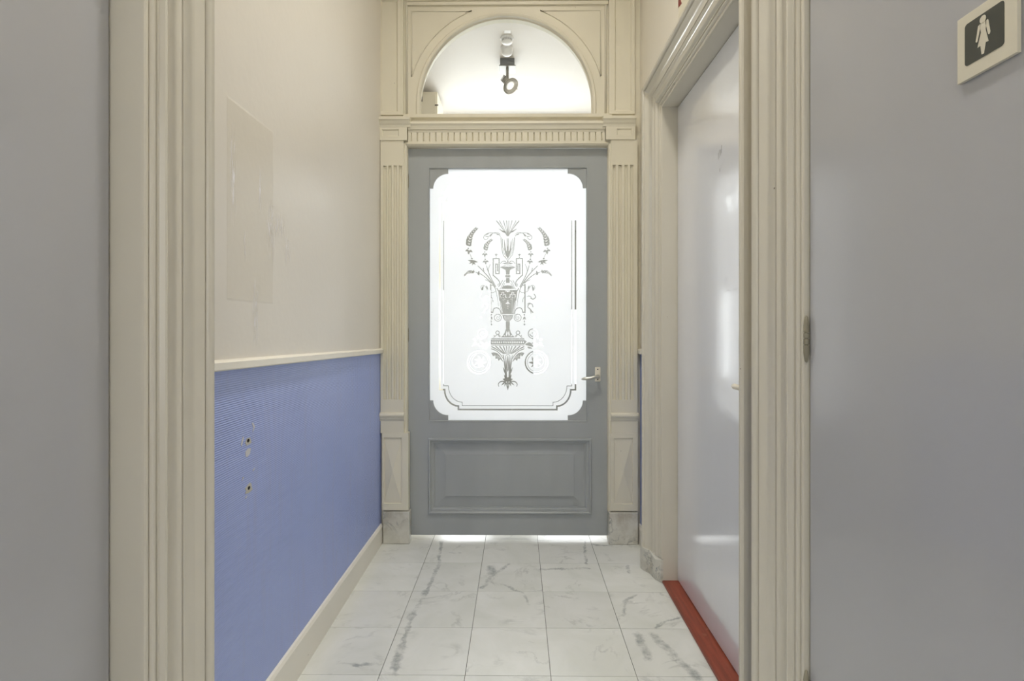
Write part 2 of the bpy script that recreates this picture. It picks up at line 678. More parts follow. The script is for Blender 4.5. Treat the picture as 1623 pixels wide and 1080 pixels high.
def side_wall(name, xf, out, openings, rail, matu, label):
    """xf: wall face, out: -1 left, +1 right"""
    root = struct(name, label, 'wall')
    xa, xb = sorted((xf, xf + out * TH))
    spans = []
    y = YN
    for a, b in openings:
        spans.append((y, a - 0.02))
        y = b + 0.02
    spans.append((y, YW))
    up, lo = MB(), MB()
    for a, b in spans:
        za = rail(a)
        zb = rail(b)
        fn = lambda yy, zz, d: (d, yy, zz)
        up.prism([(a, za), (b, zb), (b, H), (a, H)], fn, xa, xb)
        lo.prism([(a, 0), (b, 0), (b, zb), (a, za)], fn, xa, xb)
    for a, b in openings:
        up.box(xa, xb, a - 0.02, b + 0.02, DH + 0.02, H)
    up.build('upper_wall', matu, root)
    d = lo.build('blue_dado', 'blue', root)
    d['label'] = 'blue ribbed wall covering below the rail'
    return root


def rail_l(y):
    t = (y - 1.38) / (3.02 - 1.38)
    return 1.100 + (1.062 - 1.100) * t + 0.012


def rail_r(y):
    return 1.070


wl = side_wall('wall_left', XL, -1, [DL], rail_l, 'wall_left', 'white painted side wall with scuffs above a blue dado')
wr = side_wall('wall_right', XR, 1, [DW, DA], rail_r, 'wall', 'cream painted side wall around the two right-hand doors')
bw = MB()
bw.box(XL - TH, -0.62, YN - 0.1, YN, 0, H)
bw.box(0.62, XR + TH, YN - 0.1, YN, 0, H)
bw.box(-0.62, 0.62, YN - 0.1, YN, 0, 0.58)
bw.box(-0.62, 0.62, YN - 0.1, YN, 2.92, H)
bw = bw.build('wall_back', 'wall')
w2 = struct('added_window', 'made-up sash window round the fill light behind the camera', 'window')  # window added only to give the fill light a frame
for a0, a1, b0, b1 in ((-0.62, -0.56, 0.58, 2.92), (0.56, 0.62, 0.58, 2.92)):
    MB().box(a0, a1, YN - 0.08, YN - 0.02, b0, b1).build('stile', 'rail', w2)
for b0, b1 in ((0.58, 0.65), (1.72, 1.78), (2.85, 2.92)):
    MB().box(-0.56, 0.56, YN - 0.08, YN - 0.02, b0, b1).build('rail', 'rail', w2)
for b0, b1 in ((0.65, 1.72), (1.78, 2.85)):
    MB().box(-0.56, 0.56, YN - 0.053, YN - 0.048, b0, b1).build('pane', 'glass', w2)
tag(bw, 'plain cream wall behind the camera, opening added for the fill light', 'wall', kind='structure')
ce = MB().box(XL - TH, XR + TH, YN, YW, H, H + 0.1).build('ceiling', 'ceiling')
tag(ce, 'plain off-white ceiling of the corridor', 'ceiling', kind='structure')

# drilled holes in the blue dado
for cy, cz, s in ((1.536, 0.888, 1.0), (1.540, 0.752, 1.15)):
    pl = MB()
    n = 14
    poly = []
    for k in range(n):
        a = k * 2 * PI / n
        r = 0.0105 * s * (0.75 + 0.5 * random.random())
        poly.append((cy + r * 1.7 * math.cos(a), cz - 0.003 + r * 1.15 * math.sin(a)))
    fn = lambda a, b, d: (d, a, b)
    pl.prism(poly, fn, XL - 0.002, XL + 0.0008)
    q = pl.build('bare_patch', 'pale_plaster', wl)
    q['label'] = 'bare plaster round a drilled hole'
    hp = [(cy + 0.0070 * math.cos(k * PI / 5), cz + 0.0052 * math.sin(k * PI / 5)) for k in range(10)]
    MB().prism(hp, fn, XL - 0.001, XL + 0.0012).build('screw_hole_shade', 'dark', q)  # dark disc, the shade inside the hole put in as colour
fn = lambda a, b, d: (d, a, b)
for poly in ([(1.500, 0.878), (1.512, 0.902), (1.506, 0.906), (1.495, 0.886)],
             [(1.562, 0.906), (1.576, 0.921), (1.566, 0.933), (1.556, 0.936), (1.566, 0.920)],
             [(1.520, 0.860), (1.534, 0.866), (1.552, 0.863), (1.546, 0.848), (1.530, 0.842), (1.522, 0.846)],
             [(1.500, 0.782), (1.512, 0.790), (1.506, 0.793)],
             [(1.566, 0.792), (1.578, 0.801), (1.562, 0.797)],
             [(1.518, 0.730), (1.530, 0.734), (1.524, 0.726)]):
    MB().prism(poly, fn, XL - 0.001, XL + 0.0008).build('paint_chip', 'plaster', wl)

# chair rails
rl = MB()
prof = [(0.0, -0.002), (0.016, 0.0), (0.018, 0.003), (0.018, 0.021), (0.012, 0.026), (0.0, 0.028)]
rl.strip([[(XL + a, y, rail_l(y) - 0.012 + b) for a, b in prof] for y in (1.258, 3.03)])
rl.f += [(0, 1, 2, 3, 4, 5), (11, 10, 9, 8, 7, 6)]
rl.mi += [0, 0]
tag(rl.build('trim_1', 'rail'), 'cream chair rail along the left wall above the blue', 'rail', kind='structure')
rr = MB()
rr.strip([[(XR - a, y, 1.060 + b) for a, b in prof] for y in (2.725, 3.05)])
rr.f += [(0, 1, 2, 3, 4, 5), (11, 10, 9, 8, 7, 6)]
rr.mi += [0, 0]
tag(rr.build('trim_2', 'rail'), 'short stub of cream rail on the right wall beside the portal', 'rail', kind='structure')


def baseboard(name, xf, s, y0, y1, h0, h1, label):
    m = MB()
    rws = []
    for y, h in ((y0, h0), (y1, h1)):
        rws.append([(xf, y, 0), (xf + s * 0.014, y, 0), (xf + s * 0.014, y, h - 0.012), (xf + s * 0.008, y, h - 0.002), (xf, y, h)])
    m.strip(rws)
    m.f += [(0, 1, 2, 3, 4), (9, 8, 7, 6, 5)]
    m.mi += [0, 0]
    tag(m.build(name, 'rail'), label, 'baseboard', kind='structure')


baseboard('baseboard_left', XL, 1, 1.258, 3.03, 0.140, 0.106, 'plain cream baseboard along the foot of the blue wall')
baseboard('baseboard_right', XR, -1, 2.725, 3.05, 0.11, 0.106, 'short cream baseboard between marble block and door casing')

# ------------------------------------------------------------------ door casings
CPROF = [(0.0, 0.0005), (0.0005, 0.006), (0.004, 0.0085), (0.010, 0.0085), (0.0112, 0.0025), (0.0150, 0.0025), (0.0165, 0.0095), (0.020, 0.0135),
         (0.0245, 0.0145), (0.0252, 0.0085), (0.0285, 0.0085), (0.0295, 0.0155), (0.033, 0.0165), (0.0345, 0.0200), (0.0375, 0.0262), (0.0405, 0.0282), (0.0430, 0.0275), (0.0445, 0.0225),
         (0.047, 0.0180), (0.053, 0.0160), (0.063, 0.0165), (0.073, 0.0200), (0.080, 0.0250), (0.084, 0.0300), (0.0865, 0.0310), (0.0872, 0.0250), (0.0900, 0.0250), (0.0905, 0.0325),
         (0.103, 0.0365), (0.116, 0.0440), (0.126, 0.0530), (0.1295, 0.0565), (0.1300, 0.0495), (0.1345, 0.0495), (0.1350, 0.0590), (0.138, 0.0645), (0.142, 0.0675),
         (0.147, 0.0685), (0.152, 0.0660), (0.155, 0.0610), (0.155, -0.004)]


def casing(name, xf, s, y0, y1, label, jd, zfoot=0.112):
    """s: +1 when the casing stands out towards +x; profile swept up, over and down with mitres"""
    root = struct(name, label, 'door frame')
    m = MB()
    rws = []
    for u, v in CPROF:
        x = xf + s * v
        rws.append([(x, y0 - u, zfoot), (x, y0 - u, DH + u), (x, y1 + u, DH + u), (x, y1 + u, zfoot)])
    m.strip(rws)
    m.build('architrave', 'cream', root, smooth=True, sharp=30)
    # jamb lining
    xa, xb = sorted((xf + s * 0.0008, xf - s * (jd + 0.05)))
    for a, b in ((y0 - 0.02, y0), (y1, y1 + 0.02)):
        MB().box(xa, xb, a, b, 0.002, DH + 0.02).build('jamb', 'cream', root)
    MB().box(xa, xb, y0, y1, DH, DH + 0.02).build('head_jamb', 'cream', root, bevel=0.0015)
    # marble feet
    for yi, sg in ((y0, -1), (y1, 1)):
        pts = [(0.0, -0.004), (0.0, 0.012), (0.035, 0.032), (0.09, 0.042), (0.128, 0.066), (0.155, 0.074), (0.158, -0.004)]
        mm = MB()
        n = len(pts)
        top = [0.112 + random.uniform(-0.005, 0.006) - (0.010 if i in (1, 2) else 0) for i in range(n)]
        vs = [(xf + s * v, yi + sg * (u + 0.0005), 0.001) for u, v in pts] + \
             [(xf + s * v, yi + sg * (u + 0.0005), top[i]) for i, (u, v) in enumerate(pts)]
        fs = [tuple(range(n)), tuple(range(2 * n - 1, n - 1, -1))] + [(i, (i + 1) % n, (i + 1) % n + n, i + n) for i in range(n)]
        mm.add(vs, fs)
        q = mm.build('plinth', 'marble_block', root, bevel=0.002)
        q['label'] = 'chipped marble foot of the casing'
    return root


casing('trim_3', XL, 1, DL[0], DL[1], 'moulded cream casing at the left edge, beside the dark grey door', 0.06)
casing('trim_4', XR, -1, DA[0], DA[1], 'moulded cream casing round the pale glossy door with red threshold', 0.067)
casing('trim_5', XR, -1, DW[0], DW[1], 'moulded cream casing beside the door with the woman sign', 0.02)
th = MB().box(XR - 0.005, XR + 0.085, DA[0] + 0.001, DA[1] - 0.001, -0.001, 0.013).build('trim_6', 'redwood', bevel=0.003)
tag(th, 'worn red-brown wooden threshold under the pale door', 'threshold', kind='structure')

# ------------------------------------------------------------------ flush doors


def knuckle_hinge(parent, x, y, z0, z1, r, mat='hinge', leaf=None):
    hgt = z1 - z0
    hg = MB()
    prof = []
    segs = [0.20, 0.385, 0.41, 0.52, 0.545, 0.62, 0.645, 0.79]
    prof += [(0.0008, 0), (r * 0.55, 0.03 * hgt), (r * 0.8, 0.12 * hgt), (r, 0.20 * hgt)]
    for a in (0.36, 0.50, 0.62):
        prof += [(r, a * hgt), (r * 0.6, (a + 0.008) * hgt), (r * 0.6, (a + 0.02) * hgt), (r, (a + 0.028) * hgt)]
    prof += [(r, 0.78 * hgt), (r * 0.8, 0.88 * hgt), (r * 0.55, 0.97 * hgt), (0.0008, hgt)]
    hg.lathe(prof, (x, y, z0), 'Z', 14)
    o = hg.build('hinge', mat, parent, smooth=True, sharp=40)
    if leaf:
        lx0, lx1, ly0, ly1 = leaf
        MB().box(lx0, lx1, ly0, ly1, z0 + 0.1 * hgt, z1 - 0.1 * hgt).build('hinge_leaf', mat, o)
    return o


def lever_handle(parent, c, axis_n, axis_l, length, plate_w, plate_h, plate_dz, mat='steel', drop=0.0):
    """c: spindle on the door face; axis_n: out of the door; axis_l: lever direction"""
    c, n, l = Vector(c), Vector(axis_n), Vector(axis_l)
    hd = empty('handle')
    hd.parent = parent
    z = Vector((0, 0, 1))
    # back plate with rounded corners
    rr_ = 0.004
    poly = []
    for cx, cz, a0 in ((plate_w / 2 - rr_, plate_h / 2 - rr_, 0), (-plate_w / 2 + rr_, plate_h / 2 - rr_, 90),
                       (-plate_w / 2 + rr_, -plate_h / 2 + rr_, 180), (plate_w / 2 - rr_, -plate_h / 2 + rr_, 270)):
        for k in range(4):
            a = math.radians(a0 + k * 30)
            poly.append((cx + rr_ * math.cos(a), cz + rr_ * math.sin(a)))
    fnp = lambda a, b, d: c + l * a + z * (b + plate_dz) + n * d
    pl = MB().prism(poly, fnp, 0.0, 0.005).build('backplate', 'ivory' if mat == 'steel' else mat, hd, bevel=0.001)
    for dz in (plate_h / 2 - 0.013, -plate_h / 2 + 0.013):
        sp = [(0.0038 * math.cos(k * PI / 5), dz + 0.0038 * math.sin(k * PI / 5)) for k in range(10)]
        MB().prism(sp, fnp, 0.004, 0.0062).build('screw', 'screw', pl)
    lv = MB()
    pts, rad = [], []
    for t, out, r in ((0, 0.004, 0.011), (0, 0.02, 0.0095), (0.0, 0.038, 0.0095), (0.012, 0.046, 0.0095), (0.03, 0.049, 0.0085), (0.4, 0.05, 0.0082), (0.7, 0.05, 0.0095), (0.9, 0.048, 0.0075), (1.0, 0.047, 0.002)):
        k = t * length if t > 0.05 else t
        pts.append(c + l * k + n * out - z * drop * t)
        rad.append(r)
    lv.tube(pts, rad, 12)
    lv.build('lever', mat, hd, smooth=True, sharp=60)
    return hd


# pale door on the right of the vestibule
d2 = struct('door_2', 'pale grey glossy flush door on the right, above the red threshold', 'door')
XA = XR + 0.067
MB().box(XA, XA + 0.04, DA[0] + 0.003, DA[1] - 0.003, 0.016, DH - 0.003).build('leaf', 'door_pale', d2, bevel=0.002)
lever_handle(d2, (XA, 1.712, 1.018), (-1, 0, 0), (0, 1, 0), 0.078, 0.03, 0.16, 0.02, 'ivory')
for yy, zz, hh in ((2.045, 1.842, 0.026), (2.035, 1.846, 0.03), (2.022, 1.850, 0.022), (2.012, 1.856, 0.03), (2.03, 1.792, 0.012)):
    MB().box(XA - 0.0004, XA, yy, yy + 0.003, zz, zz + hh).build('sticker_residue', 'slot', d2)
# toilet door
d3 = struct('door_3', 'grey satin flush door with the woman sign at the right edge', 'door')
XW = XR + 0.004
MB().box(XW, XW + 0.04, DW[0] + 0.004, DW[1] - 0.006, 0.012, DH - 0.004).build('leaf', 'door_flush', d3, bevel=0.002)
for z0, z1 in ((1.128, 1.240), (0.285, 0.397), (2.06, 2.172)):
    knuckle_hinge(d3, XW - 0.007, DW[1] - 0.003, z0, z1, 0.0065, 'hinge', (XW - 0.007, XW - 0.004, DW[1] - 0.006, DW[1] + 0.008))
# left door
d4 = struct('door_4', 'dark grey flush door at the left edge of the view', 'door')
XD4 = XL - 0.060
MB().box(XD4 - 0.04, XD4, DL[0] + 0.003, DL[1] - 0.006, 0.012, DH - 0.004).build('leaf', 'door_flush', d4, bevel=0.002)

# ------------------------------------------------------------------ end wall: portal with arched fanlight
we = struct('wall_end', 'cream panelled portal with fluted pilasters and arched fanlight opening', 'wall')
ACX, AR = ex(802, YB), 0.492
AZ0, AZS = ez(181.5, YB), ez(163, YB)
XDL, XDR = ex(646.5, YD), ex(962.5, YD)
ZDT = ez(234, YD)
# masonry behind the portal woodwork, with door opening and arch
mas = MB()
mas.box(XL - TH, XDL - 0.004, YB, YW, 0, H)
mas.box(XDR + 0.004, XR + TH, YB, YW, 0, H)
mas.box(XDL - 0.004, XDR + 0.004, YB, YW, ZDT + 0.004, AZ0)
# board with the arch
NA = 40
arc = [(ACX - AR, AZ0)] + [(ACX + AR * math.cos(PI - k * PI / NA), AZS + AR * math.sin(PI - k * PI / NA)) for k in range(NA + 1)] + [(ACX + AR, AZ0)]
xa, xb = XDL - 0.004, XDR + 0.004
outer = []
for i, (x, z) in enumerate(arc):
    if i == 0:
        outer.append((xa, AZ0))
    elif i == len(arc) - 1:
        outer.append((xb, AZ0))
    else:
        dx, dz = x - ACX, z - AZS
        t = 1e9
        if dz > 1e-6:
            t = min(t, (H - AZS) / dz)
        if dx < -1e-6:
            t = min(t, (xa - ACX) / dx)
        if dx > 1e-6:
            t = min(t, (xb - ACX) / dx)
        outer.append((ACX + dx * t, AZS + dz * t))
# make sure the two upper corners are covered
oc = []
for (x, z) in outer:
    oc.append((x, z))


def near_corner(cx, cz):
    j = min(range(len(oc)), key=lambda i: (oc[i][0] - cx) ** 2 + (oc[i][1] - cz) ** 2)
    oc[j] = (cx, cz)


near_corner(xa, H)
near_corner(xb, H)
rows4 = [[(x, YB, z) for x, z in oc], [(x, YB, z) for x, z in arc], [(x, YW, z) for x, z in arc], [(x, YW, z) for x, z in oc]]
mas.strip(rows4)
mas.build('arch_board', 'cream_portal', we)


def arch_path(r_add, z_base, n=NA):
    r = AR + r_add
    return [(ACX - r, z_base)] + [(ACX + r * math.cos(PI - k * PI / n), AZS + r * math.sin(PI - k * PI / n)) for k in range(n + 1)] + [(ACX + r, z_base)]


def arch_mould(prof, name, mat, parent, zb):
    """prof: (radial offset, y)"""
    m = MB()
    m.strip([[(x, y, z) for x, z in arch_path(a, zb)] for a, y in prof])
    return m.build(name, mat, parent, smooth=True, sharp=40)


arch_mould([(-0.004, YB + 0.02), (-0.004, YB - 0.006), (0.002, YB - 0.011), (0.010, YB - 0.011), (0.015, YB - 0.006), (0.017, YB + 0.001)],
           'arch_bead', 'cream_portal', we, AZ0 + 0.001)
# spandrel panel beads
def bead(pts, name='panel_bead', r=0.0045, par=None, mat='cream_portal'):
    return MB().tube(pts, r, 6).build(name, mat, par if par is not None else we, smooth=True)


yb = YB - 0.001
zt = ez(17, YB)
for sg, xv in ((-1, ex(652, YB)), (1, ex(952, YB))):
    rr2 = AR + 0.062
    pts = []
    a0 = math.acos(min(1, abs(xv - ACX) / rr2)) if abs(xv - ACX) < rr2 else 0
    a1 = math.asin(min(1, (zt - AZS) / rr2))
    for k in range(13):
        a = a0 + (a1 - a0) * k / 12
        pts.append((ACX + sg * rr2 * math.cos(a), yb, AZS + rr2 * math.sin(a)))
    start = pts[0]
    pts = pts + [(xv, yb, zt), start]
    bead(pts)
    bead([(ex(644.5, YB) if sg < 0 else ex(960, YB), yb, AZ0), (ex(644.5, YB) if sg < 0 else ex(960, YB), yb, H)], 'edge_bead', 0.007)
hb = MB().box(XDL, XDR, YB - 0.012, YB, ez(9, YB), ez(3, YB))
hb.box(XDL, XDR, YB - 0.020, YB, ez(3, YB), ez(-8, YB))
hb.build('upper_cornice', 'cream_portal', we, bevel=0.003)

# lintel over the door
lint = empty('lintel')
lint.parent = we
lx0, lx1 = ex(646, YP), ex(959, YP)


def hmould(prof, name, par, x0, x1, mat='cream_portal'):
    """prof (y, z) swept along x, closed ends"""
    m = MB()
    m.strip([[(x, y, z) for y, z in prof] for x in (x0, x1)])
    n = len(prof)
    m.f += [tuple(range(n)), tuple(range(2 * n - 1, n - 1, -1))]
    m.mi += [0, 0]
    return m.build(name, mat, par)


z = lambda py: ez(py, YP)
# window board under the fanlight, sloping
hmould([(YB + 0.03, AZ0 + 0.001), (YB - 0.016, AZ0 - 0.002), (YB - 0.016, AZ0 - 0.02), (YB - 0.004, AZ0 - 0.026), (YB + 0.03, AZ0 - 0.026)], 'fanlight_sill', lint, XDL - 0.02, XDR + 0.02)
hmould([(YB + 0.01, z(191)), (YP - 0.006, z(192.5)), (YP - 0.008, z(196)), (YP - 0.001, z(199)), (YP + 0.003, z(202.5)), (YP + 0.004, z(204)), (YP + 0.010, z(205)), (YP + 0.012, z(207.5)), (YB + 0.01, z(207.5))],
       'cornice', lint, lx0, lx1)
# fluted frieze
fz = []
x = lx0
pitch = (lx1 - lx0) / 32.0
gw = 0.0080
yf = YP + 0.012
m = MB()
row = []
for i in range(32):
    xc = lx0 + (i + 0.5) * pitch
    row += [(xc - gw / 2, yf), (xc - gw / 2 + 0.002, yf + 0.006), (xc, yf + 0.009), (xc + gw / 2 - 0.002, yf + 0.006), (xc + gw / 2, yf)]
row = [(lx0, yf)] + row + [(lx1, yf)]
m.strip([[(a, b, z(208.5)) for a, b in row], [(a, b, z(221)) for a, b in row]])
# pointed stops at the foot of each flute
rb = [(a, yf) for a, b in row]
m.strip([[(a, b, z(221)) for a, b in row], [(a, yf, z(223)) for a, b in row]])
m.strip([[(a, yf, z(223)) for a, b in row], [(a, yf, z(227.5)) for a, b in row]])
m.build('fluted_frieze', 'cream_portal', lint)
hmould([(YB + 0.01, z(207.2)), (yf - 0.002, z(207.2)), (yf, z(208.6)), (YB + 0.01, z(208.6))], 'fillet', lint, lx0, lx1)
# bead round the door opening, mitred
bp_ = [(0.0, YD + 0.006), (0.0, YP + 0.022), (0.004, YP + 0.013), (0.010, YP + 0.009), (0.016, YP + 0.011), (0.020, YP + 0.02), (0.024, YP + 0.02), (0.030, YP + 0.012), (0.032, YB)]
mm = MB()
mm.strip([[(XDL + 0.002 - u, y, 0.17), (XDL + 0.002 - u, y, ZDT - 0.002 + u), (XDR - 0.002 + u, y, ZDT - 0.002 + u), (XDR - 0.002 + u, y, 0.17)] for u, y in bp_])
mm.build('door_bead', 'cream_portal', we, smooth=True, sharp=40)

# pilasters
PX = {-1: (603.5, 637.5), 1: (969.5, 1009.0)}


def pilaster(sg):
    root = empty('pilaster')
    root.parent = we
    p0, p1 = (602.5, 639.5) if sg < 0 else (968.5, 1010.0)
    x0, x1 = ex(p0, YP), ex(p1, YP)
    fl_c = [ex(q, YP) for q in ((609.5, 617.5, 626.0, 634.0) if sg < 0 else (973.5, 982.5, 992, 1001))]
    # plain faces above and below the flutes
    MB().box(x0, x1, YP, YB + 0.01, z(262), z(222)).build('plain_top', 'cream_portal', root)
    row = [(x0, YB), (x0, YP)]
    for c in fl_c:
        hw = 0.0095
        row += [(c - hw, YP), (c - hw + 0.0015, YP + 0.006), (c - hw * 0.4, YP + 0.0115), (c + hw * 0.4, YP + 0.0115), (c + hw - 0.0015, YP + 0.006), (c + hw, YP)]
    row += [(x1, YP), (x1, YB)]
    # keep the order monotonic
    m = MB()
    m.strip([[(a, b, z(262)) for a, b in row], [(a, b, z(634)) for a, b in row]])
    m.build('fluted_shaft', 'cream_portal', root)
    MB().box(x0, x1, YP, YB + 0.01, z(655), z(634)).build('plain_foot', 'cream_portal', root)
    # torus moulding
    hmould([(YB, z(654)), (YP - 0.006, z(654.5)), (YP - 0.013, z(656)), (YP - 0.016, z(658.5)), (YP - 0.013, z(661)), (YP - 0.006, z(662.5)), (YP - 0.006, z(665)), (YP - 0.001, z(668)), (YB, z(668))],
           'torus', root, x0 - 0.003, x1 + 0.004)
    MB().box(x0 + 0.001, x1 + 0.001, YP - 0.001, YB + 0.01, z(687), z(668)).build('dado_neck', 'cream_portal', root)
    # pedestal with sunk frame and diamond-point panel
    q0, q1 = (605.5, 647.0) if sg < 0 else (967.0, 1010.5)
    a0, a1 = ex(q0, YP), ex(q1, YP)
    zb0, zb1 = z(809.5), z(687)
    if sg < 0:
        i0, i1 = ex(608, YP), ex(636.5, YP)
    else:
        i0, i1 = ex(973, YP), ex(1002.5, YP)
    j0, j1 = z(799), z(694)
    yq = YP - 0.004
    m = MB()
    o_ = [(a0, yq, zb0), (a1, yq, zb0), (a1, yq, zb1), (a0, yq, zb1)]
    i_ = [(i0, yq, j0), (i1, yq, j0), (i1, yq, j1), (i0, yq, j1)]
    d_ = [(i0 + 0.002, yq + 0.007, j0 + 0.002), (i1 - 0.002, yq + 0.007, j0 + 0.002), (i1 - 0.002, yq + 0.007, j1 - 0.002), (i0 + 0.002, yq + 0.007, j1 - 0.002)]
    bk = [(p[0], YB + 0.01, p[2]) for p in o_]
    m.strip([bk, o_, i_, d_], True)
    m.build('pedestal', 'cream_portal', root)
    cx, cz = (i0 + i1) / 2, (j0 + j1) / 2
    MB().add(d_ + [(cx, yq - 0.006, cz)], [(0, 1, 4), (1, 2, 4), (2, 3, 4), (3, 0, 4)]).build('diamond_panel', 'cream_portal', root)
    # marble block
    b0, b1 = (606.5, 648.5) if sg < 0 else (965.5, 1011.0)
    yk = YP - 0.012
    q = MB().box(ex(b0, yk), ex(b1, yk), yk, YB + 0.01, 0.0005, ez(812.5, yk)).build('marble_block', 'marble_block', root, bevel=0.003)
    q['label'] = 'veined grey marble foot block'
    # capital: block with sunk rectangle and projecting cap
    c0, c1 = (600.5, 645.0) if sg < 0 else (960.0, 1006.0)
    m0, m1, n0, n1 = ex(c0, YP), ex(c1, YP), z(222), z(201)
    if sg < 0:
        k0, k1 = ex(605, YP), ex(632, YP)
    else:
        k0, k1 = ex(977, YP), ex(1001, YP)
    yc = YP - 0.006
    o_ = [(m0, yc, n0), (m1, yc, n0), (m1, yc, n1), (m0, yc, n1)]
    i_ = [(k0, yc, z(216)), (k1, yc, z(216)), (k1, yc, z(205)), (k0, yc, z(205))]
    d_ = [(k0 + 0.004, yc + 0.006, z(214.5)), (k1 - 0.004, yc + 0.006, z(214.5)), (k1 - 0.004, yc + 0.006, z(206.5)), (k0 + 0.004, yc + 0.006, z(206.5))]
    m = MB().strip([[(p[0], YB + 0.01, p[2]) for p in o_], o_, i_, d_], True)
    m.add(d_, [(0, 1, 2, 3)])
    m.build('capital_block', 'cream_portal', root)
    cap0, cap1 = (599.0, 650.5) if sg < 0 else (955.0, 1006.5)
    hmould([(YB, z(201.5)), (YP - 0.007, z(201.5)), (YP - 0.009, z(199)), (YP - 0.016, z(196)), (YP - 0.022, z(192)), (YP - 0.027, z(191)), (YP - 0.027, z(186.5)), (YB, z(184))],
           'cap_moulding', root, ex(cap0, YP), ex(cap1, YP))
    # upper pilaster with sunk panel
    u0, u1 = (600.0, 640.0) if sg < 0 else (964.0, 1004.5)
    v0, v1 = ex(u0, YB), ex(u1, YB)
    if sg < 0:
        k0, k1 = ex(604, YB), ex(631, YB)
    else:
        k0, k1 = ex(973, YB), ex(1000, YB)
    yu = YP + 0.012
    zb_, zt_ = ez(183.5, YB), H
    o_ = [(v0, yu, zb_), (v1, yu, zb_), (v1, yu, zt_), (v0, yu, zt_)]
    i_ = [(k0, yu, ez(178.5, YB)), (k1, yu, ez(178.5, YB)), (k1, yu, ez(1.5, YB)), (k0, yu, ez(1.5, YB))]
    d_ = [(k0 + 0.008, yu + 0.010, ez(176, YB)), (k1 - 0.008, yu + 0.010, ez(176, YB)), (k1 - 0.008, yu + 0.010, ez(4, YB)), (k0 + 0.008, yu + 0.010, ez(4, YB))]
    m = MB().strip([[(p[0], YB + 0.01, p[2]) for p in o_], o_, i_, d_], True)
    m.add(d_, [(0, 1, 2, 3)])
    m.build('upper_pilaster', 'cream_portal', root)
    return root


pilaster(-1)
pilaster(1)

# fanlight pane
w1 = struct('window_1', 'half-round clear fanlight pane above the grey door', 'window')
yg = YB + 0.022
fan = arch_path(0.006, AZ0 - 0.004)
MB().prism(fan, lambda a, b, d: (a, d, b), yg, yg + 0.005).build('pane', 'glass', w1)
m = MB()
m.strip([[(x, y, zz) for x, zz in arch_path(a, AZ0)] for a, y in ((0.004, yg), (0.004, yg - 0.004), (-0.004, yg - 0.010), (-0.010, yg - 0.004), (-0.010, yg))])
m.build('glazing_bead', 'cream_portal', w1)

# ------------------------------------------------------------------ end door
d1 = struct('door_1', 'grey panelled door with an etched frosted glass pane at the corridor end', 'door')
ydb = YD + 0.044
e = lambda px: ex(px, YD)
q = lambda py: ez(py, YD)
GL, GR, GT, GB = 680.0, 930.0, 266.0, 667.5
ZB = 0.026
for a, b in ((XDL, e(GL)), (e(GR), XDR)):
    MB().box(a, b, YD, ydb, ZB, ZDT - 0.006).build('stile', 'door_grey', d1)
MB().box(e(GL), e(GR), YD, ydb, q(GT), ZDT - 0.006).build('top_rail', 'door_grey', d1)
PT, PB, PL_, PR_ = 695.0, 814.5, 680.0, 936.0
MB().box(e(GL), e(GR), YD, ydb, q(PT + 3), q(GB)).build('lock_rail', 'door_grey', d1)
MB().box(e(GL), e(GR), YD, ydb, ZB, q(PB - 3)).build('bottom_rail', 'door_grey', d1)
# fine rebate line round the glass opening
gl_m = MB()
gp = [(0.0, YD + 0.016), (0.0, YD + 0.004), (0.003, YD - 0.0015), (0.008, YD - 0.0015), (0.010, YD + 0.001)]
gl_m.strip([[(e(GL) + 0.003 - u, y, q(GB) + 0.003 - u), (e(GR) - 0.003 + u, y, q(GB) + 0.003 - u), (e(GR) - 0.003 + u, y, q(GT) - 0.003 + u), (e(GL) + 0.003 - u, y, q(GT) - 0.003 + u)] for u, y in gp], True)
gl_m.build('glazing_bead', 'door_grey', d1)
# corner blocks that give the glass its stepped round corners
cr = [(0, 0), (30, 0), (30, 8.5)]
for k in range(0, 9):
    a = math.radians(90 + k * 90 / 8)
    cr.append((29.5 + 23.5 * math.cos(a), 32 - 23.5 * math.sin(a)))
cr += [(6, 32), (0, 32)]
for sx, sy in ((1, 1), (-1, 1), (1, -1), (-1, -1)):
    poly = [((GL if sx > 0 else GR) + sx * a, (GT if sy > 0 else GB) + sy * b) for a, b in cr]
    MB().prism(poly, lambda a, b, d: (e(a), d, q(b)), YD + 0.006, YD + 0.0135).build('corner_block', 'door_grey', d1)
# sunk panel: bolection moulding, flat field margin, fielded centre
pm = MB()
pf = [(0.0, YD + 0.002), (0.0, YD - 0.008), (0.003, YD - 0.0125), (0.010, YD - 0.0135), (0.0135, YD - 0.010), (0.0140, YD - 0.002), (0.0175, YD - 0.002),
      (0.0180, YD + 0.003), (0.024, YD + 0.004), (0.029, YD + 0.008), (0.0295, YD + 0.012), (0.034, YD + 0.012), (0.0345, YD + 0.017), (0.043, YD + 0.017)]
X0, X1, Z0, Z1 = e(PL_ - 1), e(PR_ + 1), q(PB), q(PT)
pm.strip([[(X0 + u, y, Z0 + u), (X1 - u, y, Z0 + u), (X1 - u, y, Z1 - u), (X0 + u, y, Z1 - u)] for u, y in pf], True)
pm.build('panel_moulding', 'door_grey', d1, smooth=True, sharp=35)
fp = MB()
u1, u2 = 0.042, 0.096
A_ = [(X0 + u1, YD + 0.0165, Z0 + u1), (X1 - u1, YD + 0.0165, Z0 + u1), (X1 - u1, YD + 0.0165, Z1 - u1), (X0 + u1, YD + 0.0165, Z1 - u1)]
B_ = [(X0 + u2, YD + 0.011, Z0 + u2), (X1 - u2, YD + 0.011, Z0 + u2), (X1 - u2, YD + 0.011, Z1 - u2), (X0 + u2, YD + 0.011, Z1 - u2)]
